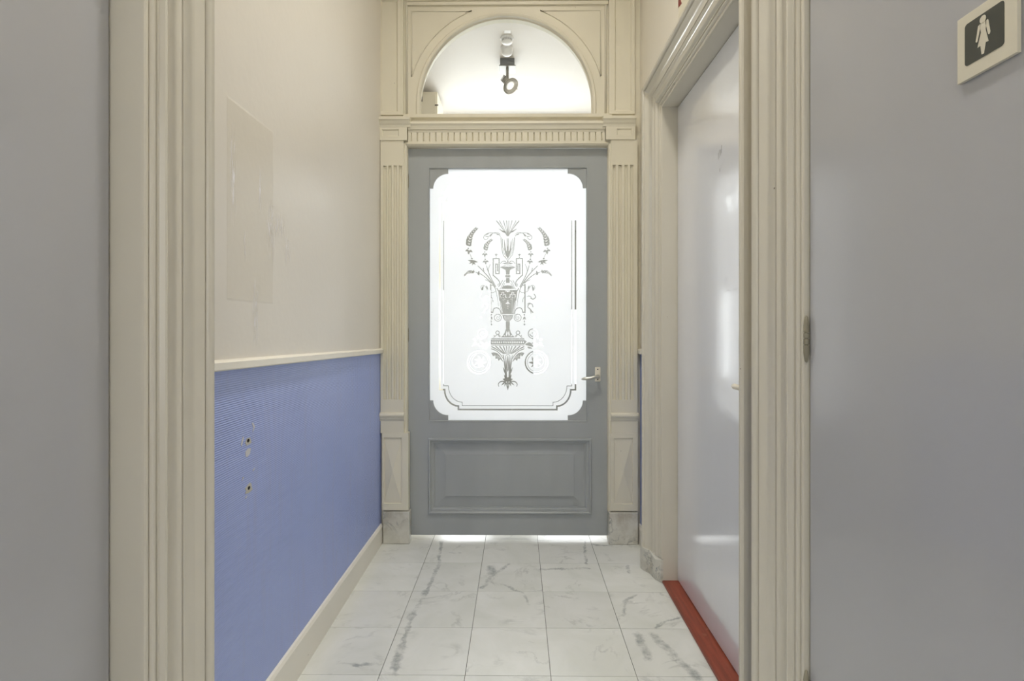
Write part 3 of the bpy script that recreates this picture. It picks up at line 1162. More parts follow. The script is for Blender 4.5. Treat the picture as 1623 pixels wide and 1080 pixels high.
C_ = [(p[0], YD + 0.005, p[2]) for p in [(X0 + u2 + .001, 0, Z0 + u2 + .001), (X1 - u2 - .001, 0, Z0 + u2 + .001), (X1 - u2 - .001, 0, Z1 - u2 - .001), (X0 + u2 + .001, 0, Z1 - u2 - .001)]]
fp.strip([[(p[0], ydb - 0.012, p[2]) for p in A_], A_, B_, C_], True)
fp.add(C_, [(0, 1, 2, 3)])
fp.add([(p[0], ydb - 0.012, p[2]) for p in A_], [(3, 2, 1, 0)])
fp.build('fielded_panel', 'door_grey', d1)
# hinges, lever
for y0, y1 in ((300, 274), (544, 518), (786, 761)):
    knuckle_hinge(d1, XDL - 0.002, YD - 0.005, q(y0), q(y1), 0.0075, 'hinge')
lever_handle(d1, (e(947), YD, q(596.5)), (0, -1, 0), (-1, 0, 0), 0.098, 0.031, 0.083, 0.011, 'steel', 0.012)

# ---- etched pane: triangulated into frosted and clear polished areas
YG = YD + 0.014
CXP = 804.8
clear, frost = [], []
dst = clear


def poly(pts):
    dst.append([tuple(p) for p in pts])


def both(pts):
    poly([(CXP + a, b) for a, b in pts])
    poly([(CXP - a, b) for a, b in reversed(pts)])


def spline(pts, n=6):
    out = []
    P_ = [pts[0]] + list(pts) + [pts[-1]]
    for i in range(1, len(P_) - 2):
        p0, p1, p2, p3 = P_[i - 1], P_[i], P_[i + 1], P_[i + 2]
        for k in range(n):
            t = k / n
            out.append(tuple(0.5 * ((2 * p1[j]) + (-p0[j] + p2[j]) * t + (2 * p0[j] - 5 * p1[j] + 4 * p2[j] - p3[j]) * t * t + (-p0[j] + 3 * p1[j] - 3 * p2[j] + p3[j]) * t ** 3) for j in (0, 1)))
    out.append(tuple(pts[-1]))
    return out


def outline(pts, w0, w1=None, closed=False):
    w1 = w0 if w1 is None else w1
    n = len(pts)
    l_, r_ = [], []
    for i in range(n):
        a = pts[max(i - 1, 0)]
        b = pts[min(i + 1, n - 1)]
        dx, dy = b[0] - a[0], b[1] - a[1]
        d = math.hypot(dx, dy) or 1
        ww = (w0 + (w1 - w0) * i / (n - 1)) / 2
        # mitre
        l_.append((pts[i][0] - dy / d * ww, pts[i][1] + dx / d * ww))
        r_.append((pts[i][0] + dy / d * ww, pts[i][1] - dx / d * ww))
    return l_ + r_[::-1]


def stroke(pts, w0, w1=None, mirror=True, smooth=True, n=5):
    p = spline(pts, n) if smooth and len(pts) > 2 else pts
    o = outline(p, w0, w1)
    if mirror:
        both(o)
    else:
        poly([(CXP + a, b) for a, b in o])


def polyline(pts, wd, mirror=True):
    """square-cornered line made of bars"""
    for a, b in zip(pts, pts[1:]):
        dx, dy = b[0] - a[0], b[1] - a[1]
        d = math.hypot(dx, dy)
        ux, uy = dx / d * wd / 2, dy / d * wd / 2
        o = [(a[0] - ux - uy, a[1] - uy + ux), (b[0] + ux - uy, b[1] + uy + ux), (b[0] + ux + uy, b[1] + uy - ux), (a[0] - ux + uy, a[1] - uy - ux)]
        if mirror:
            both(o)
        else:
            poly([(CXP + p[0], p[1]) for p in o])


def dot(x, y, r, mirror=True, ry=None, n=8):
    ry = ry or r
    o = [(x + r * math.cos(k * 2 * PI / n), y + ry * math.sin(k * 2 * PI / n)) for k in range(n)]
    both(o) if mirror else poly([(CXP + a, b) for a, b in o])


def ring(x, y, r, wd, mirror=True, a0=0, a1=360, n=26):
    pts = [(x + r * math.cos(math.radians(a0 + (a1 - a0) * k / n)), y + r * math.sin(math.radians(a0 + (a1 - a0) * k / n))) for k in range(n + 1)]
    stroke(pts, wd, wd, mirror, False)


def spiral(x, y, r0, r1, a0, a1, w0, w1, mirror=True, n=22):
    pts = []
    for k in range(n + 1):
        t = k / n
        a = math.radians(a0 + (a1 - a0) * t)
        r = r0 + (r1 - r0) * t
        pts.append((x + r * math.cos(a), y + r * math.sin(a)))
    stroke(pts, w0, w1, mirror, False)


def leaf(a, b, wd, bend=0.0, mirror=True, n=7):
    """pointed leaf from a to b"""
    dx, dy = b[0] - a[0], b[1] - a[1]
    d = math.hypot(dx, dy)
    nx, ny = -dy / d, dx / d
    l_, r_ = [], []
    for k in range(n + 1):
        t = k / n
        o = bend * math.sin(PI * t)
        hw = wd / 2 * math.sin(PI * min(1, t ** 0.75)) if 0 < k < n else 0.04
        cx, cy = a[0] + dx * t + nx * o, a[1] + dy * t + ny * o
        l_.append((cx + nx * hw, cy + ny * hw))
        r_.append((cx - nx * hw, cy - ny * hw))
    o = l_ + r_[::-1]
    both(o) if mirror else poly([(CXP + p[0], p[1]) for p in o])


def wheat(base, tip, wd, bend, n=7):
    """ear: pairs of little blades along a bent axis"""
    dx, dy = tip[0] - base[0], tip[1] - base[1]
    d = math.hypot(dx, dy)
    nx, ny = -dy / d, dx / d
    ax = []
    for k in range(n * 2 + 1):
        t = k / (n * 2)
        o = bend * math.sin(PI * t)
        ax.append((base[0] + dx * t + nx * o, base[1] + dy * t + ny * o))
    stroke(ax, 0.5, 0.3, True, False)
    for k in range(n):
        p = ax[k * 2]
        t = k / n
        s = wd * (1 - 0.55 * t) * (0.75 + 0.25 * math.sin(PI * min(1, t * 2 + .2)))
        qx, qy = ax[min(k * 2 + 3, n * 2)]
        leaf(p, (qx + nx * s * 0.5, qy + ny * s * 0.5), s * 0.42, s * 0.12)
        leaf(p, (qx - nx * s * 0.5, qy - ny * s * 0.5), s * 0.42, -s * 0.12)


def trefoil(x, y, s, ang):
    for da in (-75, 0, 75):
        a = math.radians(ang + da)
        leaf((x, y), (x + s * math.cos(a), y + s * math.sin(a)), s * 0.55, s * 0.12 * (1 if da > 0 else -1 if da < 0 else 0))


# border bands following the stepped corners
def border(ins, wd, st=(7.5, 5.5), r=24.0):
    x0, x1, y0, y1 = GL + 1 + ins, GR - 2 - ins, GT + 1 + ins, GB - 2 - ins
    sx, sy = st
    cxw, cyw = 29.5, 31.5

    def corner(X, Y, dx, dy):
        pts = [(X, Y + dy * cyw), (X + dx * sx, Y + dy * cyw)]
        for k in range(1, 8):
            a = math.radians(k * 90 / 8)
            rx, ry = cxw - sx, cyw - sy
            pts.append((X + dx * (sx + rx * (1 - math.cos(a))), Y + dy * (sy + ry * (1 - math.sin(a)))))
        pts += [(X + dx * cxw, Y + dy * sy), (X + dx * cxw, Y)]
        return pts
    loop = corner(x0, y0, 1, 1) + corner(x1, y0, -1, 1)[::-1] + corner(x1, y1, -1, -1) + corner(x0, y1, 1, -1)[::-1]
    for a, b in zip(loop, loop[1:] + loop[:1]):
        dx, dy = b[0] - a[0], b[1] - a[1]
        d = math.hypot(dx, dy)
        if d < 1e-6:
            continue
        ux, uy = dx / d * wd / 2, dy / d * wd / 2
        poly([(a[0] - ux - uy, a[1] - uy + ux), (b[0] + ux - uy, b[1] + uy + ux), (b[0] + ux + uy, b[1] + uy - ux), (a[0] - ux + uy, a[1] - uy - ux)])


border(16.0, 2.5)
border(22.0, 1.0)

# meander brackets beside the neck
polyline([(-23.1, 437.0), (-23.1, 410.2), (-13.7, 410.2), (-13.7, 433.9), (-19.1, 433.9), (-19.1, 418.9), (-16.2, 418.9), (-16.2, 429.4)], 1.55)
stroke([(-23.1, 436.5), (-17.5, 441.5), (-13.6, 446.0), (-12.2, 451.5)], 1.7, 1.2)
spiral(-14.2, 451.5, 2.4, 0.6, 0, 420, 0.8, 0.5)
dot(-18.4, 407.9, 0.8)
for dx_, t_ in ((-3.0, 402.8), (0, 401.5), (3.0, 402.8)):
    leaf((-18.4, 406.3), (-18.4 + dx_, t_), 1.2, dx_ * -0.3)
# cup of leaves on top
stroke([(-10.8, 376.5), (-9.8, 391), (-7.2, 404), (-3.2, 409), (0, 413.5)], 1.1, 0.7)
stroke([(-8.0, 378.5), (-8.2, 390), (-6.2, 400), (-3.2, 407)], 0.9, 0.6)
leaf((-1.2, 408), (-6.8, 393), 3.2, 1.2)
leaf((-2.0, 404), (-5.6, 379), 2.0, -0.8)
leaf((0, 411), (0, 390), 4.2, 0, False)
stroke([(-0.9, 378), (-0.9, 396)], 0.8, 1.2)
leaf((-0.5, 409), (-3.6, 399), 2.2, 0.6)
for tx, ty, wd_ in ((-20, 345.5, 0.9), (-14.5, 345.5, 1.1), (-7.5, 344.5, 1.2), (-2.2, 347, 1.3), (-18.5, 352, 0.8)):
    stroke([(-0.6, 375), (tx * 0.38, 364), (tx * 0.8, 353), (tx, ty)], 0.6, wd_)
leaf((-1.2, 370), (-14.8, 362.2), 2.2, -0.6)
leaf((0, 374), (0, 361), 2.0, 0, False)
for tx, ty in ((-10, 330), (-8, 335), (0, 326), (1.5, 318)):
    leaf((tx, ty + 4), (tx, ty - 2), 1.6, 0.4, False)
# acanthus volutes left and right of the cup
stroke([(-11.2, 375), (-15.5, 371), (-21, 369.6), (-28, 369.2), (-34, 371), (-38, 375), (-37.4, 379), (-33.5, 379.4), (-31.2, 376.6), (-33.6, 374.2)], 0.8, 0.6)
stroke([(-11.5, 372), (-17, 368.6), (-25, 370.5), (-30.5, 375), (-36.4, 374)], 0.6, 1.0)
leaf((-13, 372.5), (-18.5, 371.8), 1.8, 0.4)
leaf((-24.5, 370.5), (-28.2, 376.2), 2.0, 0.5)
leaf((-30, 369.8), (-36.5, 372), 1.8, -0.6)
# ears, flowers and stems
wheat((-62.4, 390), (-48.2, 360.5), 9.5, -4.0, 8)
wheat((-35.6, 396.8), (-24.4, 379.2), 7.5, -3.0, 6)
dot(-62.8, 394, 1.1)
trefoil(-61.6, 397.5, 6.2, 100)
stroke([(-60.4, 402), (-57.5, 408.5)], 0.6)
dot(-57, 410, 1.4)
for an in (20, 60, 100, 140, 180):
    a_ = math.radians(an)
    leaf((-55.2, 412.5), (-55.2 + 8 * math.cos(a_) * 1.05, 412.5 + 8.6 * math.sin(a_)), 2.8, 1.0 if an < 100 else -1.0)
dot(-36.5, 399.6, 1.0)
trefoil(-36.4, 403, 4.6, 90)
dot(-35.8, 411.6, 1.2)
trefoil(-35.2, 414.5, 5.0, 85)
stroke([(-36.4, 405), (-35.9, 411)], 0.5)
stroke([(-47.5, 421.5), (-38, 431), (-28, 443), (-20.5, 456)], 1.0, 1.8)
stroke([(-39, 425), (-37.2, 433)], 1.4, 0.6)
stroke([(-33.5, 421), (-32, 428), (-27, 440), (-19, 455)], 0.9, 1.4)
stroke([(-27.5, 419), (-30.5, 426), (-30.2, 434)], 0.5, 1.0)
stroke([(-51, 431.8), (-43, 434.5), (-34, 441), (-25.5, 449)], 0.8, 1.4)
stroke([(-36, 443.5), (-31, 445.5), (-26, 449.5)], 0.5, 1.2)
wheat((-55, 431.2), (-69.5, 437.8), 4.6, 3.0, 5)
leaf((-48, 432.5), (-44.5, 436.5), 2.2, 0.4)
leaf((-45.5, 429.5), (-46.8, 436.6), 2.4, 0)
leaf((-54, 427.8), (-55.2, 434.2), 2.2, 0)
leaf((-57.4, 431.6), (-51.6, 431.0), 2.2, 0)
stroke([(-20.5, 455), (-16.8, 470), (-14.6, 486)], 1.1, 0.4)
stroke([(-17.4, 457), (-14.8, 462)], 1.4, 1.0)
# curled leaf and lower bracket
stroke([(-40.0, 461.5), (-42.8, 457), (-41.6, 453.4), (-38, 452.6), (-35, 455.5), (-32.2, 461), (-29.5, 462.4)], 0.5, 0.7)
leaf((-40.2, 461.5), (-38, 452.8), 3.0, -1.0)
leaf((-34, 452.8), (-31, 460), 2.0, 0.4)
stroke([(-29, 463), (-24, 464.4), (-19.5, 462)], 0.7, 0.7)
polyline([(-27.2, 451.5), (-27.2, 495.2), (-24.0, 495.2)], 1.9)
polyline([(-27.6, 452), (-22.5, 452.5)], 1.2)
stroke([(-26.5, 471), (-24.2, 474), (-23.6, 479)], 0.6, 1.0)
stroke([(-23.6, 495.0), (-22.4, 490.2), (-18.8, 488.2), (-14.6, 489.2), (-11.8, 492.8), (-10.4, 498.5)], 1.4, 1.4)
ring(-15.7, 503.8, 5.6, 1.0)
spiral(-15.7, 503.8, 3.8, 0.8, -60, 400, 0.8, 0.6)
for yy, r_, ry in ((499, 1.3, 1.3), (504.2, 1.8, 1.8), (509.8, .9, 1.2), (514.6, 1.6, 1.4)):
    dot(-26.3, yy, r_, True, ry)
leaf((-26.3, 503), (-23.6, 507), 1.6, 0.4)
leaf((-26.3, 503), (-29, 507), 1.6, -0.4)
stroke([(-26.3, 499), (-26.3, 516.5)], 0.4)
leaf((30, 470.5), (38.5, 472.5), 1.3, -2.0, True)
leaf((30.5, 483), (38.5, 482.5), 1.3, -2.0, True)
leaf((34.5, 488.5), (36.8, 498), 2.2, -1.0, True)
stroke([(-41.5, 466), (-44, 471), (-40, 474.5), (-36, 472)], 1.2, 1.6)
stroke([(-40, 487), (-38, 482), (-33.5, 482.5), (-32, 487), (-36, 491), (-40, 496)], 1.2, 1.6)
dot(-42.5, 503, 1.8)
# vase neck and lid
polyS = lambda pts: poly([(CXP + a, b) for a, b in pts])
both([(0, 423.0), (-6, 422.6), (-12, 424), (-9, 425.4), (-4.8, 427.4), (0, 427.8)])
stroke([(-12.5, 424.5), (-4, 420.6), (0, 420.2)], 0.5, 0.5)
stroke([(-1, 419), (-4, 414.5), (-8.5, 414.6), (-11.5, 418)], 1.0, 0.7)
leaf((-1.5, 417), (-8.5, 417.5), 1.8, -0.6)
leaf((0, 413), (0, 419), 2.4, 0, False)
polyS([(-3.8, 427.5), (3.8, 427.5), (2.9, 431), (2.7, 435.5), (-2.7, 435.5), (-2.9, 431)])
polyS([(-3.6, 436.4), (3.6, 436.4), (3.8, 438.4), (3.2, 440), (-3.2, 440), (-3.8, 438.4)])
polyS([(-2.7, 441), (2.7, 441), (2.9, 448.5), (-2.9, 448.5)])
stroke([(-4.0, 444.5), (-7.4, 449), (-10.4, 456), (-12.6, 458.4)], 0.8, 0.6)
stroke([(-8.2, 444.5), (-10.5, 449), (-14.8, 455)], 1.0, 0.6)
stroke([(-5, 449.5), (-8.5, 456)], 0.8)
both([(0, 452.5), (-5.5, 453.2), (-8.5, 455.8), (-10.6, 457.8), (0, 458.2)])
# body
polyS([(-15.2, 460), (15.2, 460), (14.2, 471), (11.4, 489), (9.2, 498.2), (-9.2, 498.2), (-11.4, 489), (-14.2, 471)])
both([(0, 500), (-8.4, 500), (-7.4, 504.5), (-4.4, 508.4), (0, 508.8)])
stroke([(-9.5, 499.3), (0, 500.4)], 0.5, 0.5)
# stem and foot
both([(0, 509.3), (-3.0, 509.3), (-3.2, 515), (-2.9, 521), (-4.6, 527), (-8.2, 532.5), (-11.2, 535), (0, 535)])
stroke([(-11.5, 533.5), (-15.5, 530.5), (-18.6, 532), (-22.5, 535)], 1.2, 0.8)
ring(-16.2, 527.6, 2.8, 1.2)
stroke([(-13.6, 529), (-14.8, 532.4), (-12, 534.5)], 0.9)
stroke([(-22.4, 531.5), (-20, 533.5), (-23, 535)], 0.9)
# shelf of the bracket
both([(0, 536.6), (-26.2, 536.6), (-26.2, 538.4), (0, 538.4)])
both([(0, 539.4), (-26.4, 539.4), (-30, 541.5), (-26.2, 546.2), (0, 546.2)])
both([(0, 546.9), (-26.4, 546.9), (-26.4, 547.9), (0, 547.9)])
for tx, ty, sx_, wd_ in ((-26, 549.5, -6.5, 2.2), (-19.5, 549, -5.4, 2.4), (-13, 548.8, -4.2, 2.4), (-7, 548.8, -2.6, 2.4), (-2.2, 548.8, -1.0, 2.0)):
    stroke([(tx, ty), ((tx + sx_) * 0.52, 554.5), (sx_, 561)], wd_ * 0.9, wd_ * 0.5)
stroke([(-26.4, 553), (-18, 556.5), (-11, 563), (-6, 571)], 1.6, 1.0)
both([(-26.2, 560), (-22, 558.5), (-16, 560.5), (-11, 566), (-7, 574), (-9, 572.5), (-12, 569.5), (-14.5, 572.5), (-16, 568.5), (-19.5, 569), (-19.5, 564.5), (-23.5, 564.5)])
stroke([(-7.5, 563), (-5.8, 572), (-4.4, 584), (-3.6, 598)], 1.6, 1.6)
stroke([(-3.2, 567), (-3.0, 580), (-1.9, 597)], 1.2, 1.6)
leaf((0, 590), (0, 562.5), 4.4, 0, False)
stroke([(-3.6, 569), (-2.8, 563.8), (0, 561.6)], 0.9, 0.7)
leaf((-4.0, 593), (-8, 582), 2.0, 0.3)
leaf((-3.4, 602), (-6, 594), 2.0, 0.3)
both([(0, 599), (-2.6, 596), (-4.6, 600), (-8.4, 601), (-5.8, 603.5), (-3, 605), (0, 606)])
stroke([(-3, 606), (-8, 604.8), (-12.6, 606), (-15, 609.5), (-14, 613.2)], 2.4, 0.8)
leaf((-4, 606), (-10.2, 611.6), 2.2, 0.4)
leaf((-2.4, 606), (-5.2, 613), 2.0, 0.4)
both([(0, 605), (-2.8, 608), (-1.9, 613), (0, 619.2)])
# big roundels beside the bracket
ring(-45.8, 574.5, 18.2, 2.0)
ring(-45.8, 574.5, 14.8, 0.6)
spiral(-45.8, 574.5, 12.5, 4.0, 250, -60, 1.0, 1.8)
for an in (0, 50, 100, 150, 200, 250, 300):
    a_ = math.radians(an)
    leaf((-43.5, 574), (-43.5 + 10.5 * math.cos(a_), 574 + 10.5 * math.sin(a_)), 3.6, 1.2)
ring(-40, 529.2, 7.6, 1.4)
spiral(-40, 529.2, 5.2, 1.0, 0, 380, 1.4, 1.0)
for an in (20, 80, 140, 200, 260, 320):
    a_ = math.radians(an)
    leaf((-47 + 3 * math.cos(a_), 541 + 3 * math.sin(a_)), (-47 + 10 * math.cos(a_), 541 + 9 * math.sin(a_)), 3.2, 0.8)
stroke([(-57, 549), (-50, 546), (-44, 549), (-36, 548), (-28, 545.5)], 1.6, 2.6)
leaf((-30, 544.5), (-39.5, 547), 4.2, 0.6)
leaf((-31, 550), (-39, 552.5), 3.0, -0.4)
# frosted detail drawn back over the clear body
dst = frost
polyline([(-12.0, 471.5), (-12.0, 467.2), (-9.4, 467.2), (-9.4, 463.8), (-6.2, 463.8), (-6.2, 467.2), (-3.6, 467.2), (-3.6, 471.2), (-1.6, 471.2)], 0.95)
for xx, yy, r_ in ((-10.2, 472.4, .6), (-7.4, 471.8, .7), (-4.8, 474.4, .6), (-7.4, 475.8, .6), (-7.4, 468.0, .6)):
    dot(xx, yy, r_)
both([(0, 460.6), (-4.2, 460.6), (-3.2, 463), (-1.8, 461.8), (0, 464)])
dot(0, 477, 0.9, False)
leaf((0, 478.6), (-4.0, 482.2), 1.9, -0.6)
leaf((0, 478), (0, 483.6), 1.8, 0, False)
dot(0, 485.6, 0.8, False)
dot(0, 488.8, 0.5, False)
stroke([(-12.6, 477), (-11.0, 486), (-8.8, 496)], 0.8, 0.6)
stroke([(-10.6, 480), (-9.2, 490), (-7.8, 496)], 0.4, 0.4)
for k in range(3):
    stroke([(-1.2 - k * 2.2, 501.2), (-0.8 - k * 1.5, 507.4)], 0.7, 0.5)
for k in range(9):
    dot(-1.5 - k * 2.9, 542.8, 0.95, True, 1.7, 6)
both([(-0.2, 528), (-1.8, 524.5), (-3.4, 531), (-1.6, 533.6)])
leaf((-4.2, 533.5), (-7, 531), 1.4, 0)
for k in range(4):
    leaf((-10.0 - k * 2.8, 562.8 + (3 - k) * 1.1), (-15.5 - k * 2.2, 564 + (3 - k) * 1.3), 0.6, 0)
leaf((0, 587), (0, 570), 1.0, 0, False)
leaf((-0.9, 613), (-0.9, 607), 0.6, 0)

# constrained triangulation
faces = [[(GL, GT), (GR, GT), (GR, GB), (GL, GB)]] + clear + frost
nv, verts, fidx = 0, [], []
for fc in faces:
    # consistent orientation
    ar = sum(fc[i][0] * fc[(i + 1) % len(fc)][1] - fc[(i + 1) % len(fc)][0] * fc[i][1] for i in range(len(fc)))
    if ar < 0:
        fc = fc[::-1]
    fidx.append(list(range(nv, nv + len(fc))))
    verts += [Vector(p) for p in fc]
    nv += len(fc)
ov, oe, of, _, _, oface = delaunay_2d_cdt(verts, [], fidx, 1, 0.02, True)
nclear = len(clear)
pm_ = bpy.data.meshes.new('etched_pane')
pv = [(ex(v.x, YG), YG, ez(v.y, YG)) for v in ov]
pfaces = [tuple(f) for f in of]


def winding(pl, x, y):
    wn = 0
    for i in range(len(pl)):
        x0, y0 = pl[i]
        x1, y1 = pl[(i + 1) % len(pl)]
        cr_ = (x1 - x0) * (y - y0) - (x - x0) * (y1 - y0)
        if y0 <= y < y1 and cr_ > 0:
            wn += 1
        elif y1 <= y < y0 and cr_ < 0:
            wn -= 1
    return wn


boxes = [(min(p[0] for p in f), max(p[0] for p in f), min(p[1] for p in f), max(p[1] for p in f)) for f in faces]
mids = []
for f in of:
    tx = sum(ov[i].x for i in f) / 3
    ty = sum(ov[i].y for i in f) / 3
    c_ = fr_ = False
    for i in range(1, len(faces)):
        b = boxes[i]
        if b[0] <= tx <= b[1] and b[2] <= ty <= b[3] and winding(faces[i], tx, ty):
            if i <= nclear:
                c_ = True
            else:
                fr_ = True
    mids.append(1 if (c_ and not fr_) else 0)
# clear back sheet and edges give the pane its thickness
k0 = len(pv)
pv += [(ex(a, YG), YG + 0.006, ez(b, YG)) for a, b in faces[0]] + [(ex(a, YG), YG + 0.0005, ez(b, YG)) for a, b in faces[0]]
pfaces.append((k0, k0 + 1, k0 + 2, k0 + 3))
mids.append(1)
for i in range(4):
    j = (i + 1) % 4
    pfaces.append((k0 + i, k0 + j, k0 + 4 + j, k0 + 4 + i))
    mids.append(1)
pm_.from_pydata(pv, [], pfaces)
pm_.materials.append(M['frost'])
pm_.materials.append(M['glass'])
for p_, mi_ in zip(pm_.polygons, mids):
    p_.material_index = mi_
po = bpy.data.objects.new('etched_pane', pm_)
COL.objects.link(po)
po.parent = d1
po['label'] = 'frosted pane etched with a clear urn and foliage ornament'

# ------------------------------------------------------------------ lobby beyond the door
LX0, LX1, LY1, LH = -1.32, 1.10, 6.10, 3.415
lf = MB().box(LX0, LX1, 3.3695, LY1 + 0.1, -0.06, 0.0).build('floor_lobby', 'lobby_floor')
tag(lf, 'bright marble floor seen under the end door', 'floor', kind='structure')
a_ = MB().box(LX0 - 0.1, LX0, YW, LY1, 0, LH).build('wall_lobby_left', 'lobby_wall')
tag(a_, 'white left wall of the bright lobby behind the end door', 'wall', kind='structure')
a_ = MB().box(LX1, LX1 + 0.1, YW, LY1, 0, LH).build('wall_lobby_right', 'lobby_wall')
tag(a_, 'white right wall of the bright lobby behind the end door', 'wall', kind='structure')
lc = MB().box(LX0 - 0.1, LX1 + 0.1, YW, LY1, LH, LH + 0.1).build('ceiling_lobby', 'lobby_white')
tag(lc, 'bright white lobby ceiling seen through the fanlight', 'ceiling', kind='structure')
bm_ = MB().box(LX0, LX1, YW, 3.94, LH - 0.05, LH).build('ceiling_step', 'lobby_white', lc, bevel=0.004)
bk_ = MB().box(LX0 - 0.1, XL - TH, YB + 0.02, YW, 0, LH)
bk_.box(XR + TH, LX1 + 0.1, YB + 0.02, YW, 0, LH)
bk_ = bk_.build('wall_lobby_near', 'lobby_wall')
tag(bk_, 'white lobby wall on either side of the end door', 'wall', kind='structure')
# street front with double door
fw = struct('wall_front', 'white street wall of the lobby round the grey double door', 'wall')
mm = MB()
mm.box(LX0 - 0.1, -1.0, LY1 - 0.04, LY1 + 0.1, 0, LH)
mm.box(1.0, LX1 + 0.1, LY1 - 0.04, LY1 + 0.1, 0, LH)
mm.box(-1.0, 1.0, LY1 - 0.04, LY1 + 0.1, 3.30, LH)
mm.build('masonry', 'lobby_wall', fw)
d5 = struct('door_5', 'grey street door with bright glass panes glimpsed through the etching', 'door')
yq0, yq1 = LY1 - 0.02, LY1 + 0.03
cx5 = -0.06
wins = ((-0.93, -0.30, 0.56, 1.62), (0.18, 0.93, 0.56, 1.40))
fr = MB()
fr.box(-1.0, 1.0, yq0 - 0.02, yq1, 2.28, 2.40)
fr.build('transom_bar', 'front_grey', d5, bevel=0.004)
for (a, b, c, d), (ta, tb) in zip(wins, ((-1.0, cx5), (cx5 + 0.002, 1.0))):
    lf_ = MB()
    lf_.box(ta, a, yq0, yq1, 0.01, 2.28)
    lf_.box(b, tb, yq0, yq1, 0.01, 2.28)
    lf_.box(a, b, yq0, yq1, 0.01, c)
    lf_.box(a, b, yq0, yq1, d, 2.28)
    lf_ = lf_.build('leaf', 'front_grey', d5)
    MB().box(a, b, yq0 + 0.02, yq0 + 0.026, c, d).build('pane', 'glass', lf_)
MB().box(-1.0, 1.0, yq0 + 0.02, yq0 + 0.026, 2.40, 3.30).build('transom_pane', 'glass', d5)
# tall meter cupboard in the corner
mc = tag(empty('meter_cupboard'), 'tall cream cupboard at the lower left of the fanlight', 'cupboard')
yk = 5.0
kx1 = ex(693, yk)
kz1 = ez(145, yk)
MB().box(LX0 + 0.002, kx1, yk, yk + 0.38, 0.001, kz1).build('carcass', 'lobby_cup', mc, bevel=0.002)
MB().box(LX0 + 0.01, kx1 - 0.012, yk - 0.018, yk - 0.0005, 2.35, kz1 - 0.022).build('door', 'lobby_cup', mc, bevel=0.002)
MB().box(ex(669, yk) - 0.006, ex(669, yk) + 0.006, yk - 0.026, yk - 0.0185, ez(162, yk), ez(154, yk)).build('pull', 'screw', mc)
MB().box(kx1 - 0.02, kx1 + 0.012, yk - 0.026, yk - 0.0185, ez(168.5, yk), ez(167, yk)).build('latch', 'screw', mc)
# spotlight on the lobby ceiling


def ceil_y(py):
    return F * (LH - EYE) / (VY - py)


sp = tag(empty('ceiling_spotlight'), 'grey ceiling spotlight with tilted round lamp seen through the fanlight', 'spotlight')
ys = 4.44
xs = ex(804, ys)
MB().box(xs - 0.059, xs + 0.059, ys, ys + 0.11, LH - 0.058, LH - 0.0005).build('mount_box', 'lamp_grey', sp, bevel=0.002)
MB().box(xs - 0.068, xs + 0.070, ys - 0.005, ys + 0.135, LH - 0.066, LH - 0.0585).build('mount_plate', 'lamp_silver', sp, bevel=0.002)
MB().tube([(xs, ys + 0.03, LH - 0.062), (xs, ys + 0.03, LH - 0.13), (xs + 0.004, ys + 0.035, LH - 0.17)], 0.011, 10).build('arm', 'lamp_silver', sp, smooth=True, sharp=50)
hd = MB()
prof = [(0.012, -0.055), (0.022, -0.05), (0.024, -0.02), (0.034, -0.012), (0.052, 0.012), (0.056, 0.016), (0.056, 0.026), (0.050, 0.026), (0.046, 0.020), (0.03, 0.012)]
hd.lathe(prof, (0, 0, 0), 'Z', 28)
ho = hd.build('lamp_head', 'lamp_silver', sp, smooth=True, sharp=35)
ho.location = (xs + 0.016, ys + 0.03, LH - 0.205)
ho.scale = (1.22, 1.22, 1.22)
# aims down, towards the corridor and to the right
zdir = Vector((0.50, -0.45, -0.74)).normalized()
ho.rotation_euler = zdir.to_track_quat('Z', 'Y').to_euler()
bl = MB().lathe([(0.030, 0.013), (0.020, 0.019), (0.008, 0.021)], (0, 0, 0), 'Z', 20).build('bulb', 'bulb', ho, smooth=True)
fin = MB()
for k in range(5):
    fin.box(-0.012, 0.012, -0.020 + k * 0.009, -0.016 + k * 0.009, -0.085, -0.045)
fin.build('heat_sink', 'black_plastic', ho)
MB().tube([(0.056, 0, 0.02), (0.066, 0, 0.024)], 0.004, 8).build('tilt_knob', 'lamp_silver', ho)


def detector(py, label, dia, slots):
    yy = ceil_y(py)
    xx = ex(803.5, yy)
    r = dia / 2
    rt = tag(empty('smoke_detector'), label, 'detector')
    MB().lathe([(r, 0), (r, -0.008), (r * 0.96, -0.012)], (xx, yy, LH - 0.0005), 'Z', 32).build('base', 'white_plastic', rt, smooth=True, sharp=40)
    if slots:
        MB().lathe([(r * 0.86, -0.012), (r * 0.84, -0.034), (r * 0.6, -0.044), (r * 0.2, -0.047)], (xx, yy, LH - 0.0005), 'Z', 32).build('dome', 'white_plastic', rt, smooth=True, sharp=40)
        for k in range(7):
            a = math.radians(-150 + k * 20)
            cx_, cy_ = xx + r * 0.85 * math.cos(a), yy + r * 0.85 * math.sin(a)
            MB().box(cx_ - 0.0022, cx_ + 0.0022, cy_ - 0.003, cy_ + 0.003, LH - 0.030, LH - 0.017).build('slot', 'slot', rt)
    else:
        MB().lathe([(r * 0.95, -0.012), (r * 0.93, -0.03), (r * 0.8, -0.052), (r * 0.5, -0.064), (r * 0.15, -0.068)], (xx, yy, LH - 0.0005), 'Z', 32).build('dome', 'white_plastic', rt, smooth=True, sharp=40)


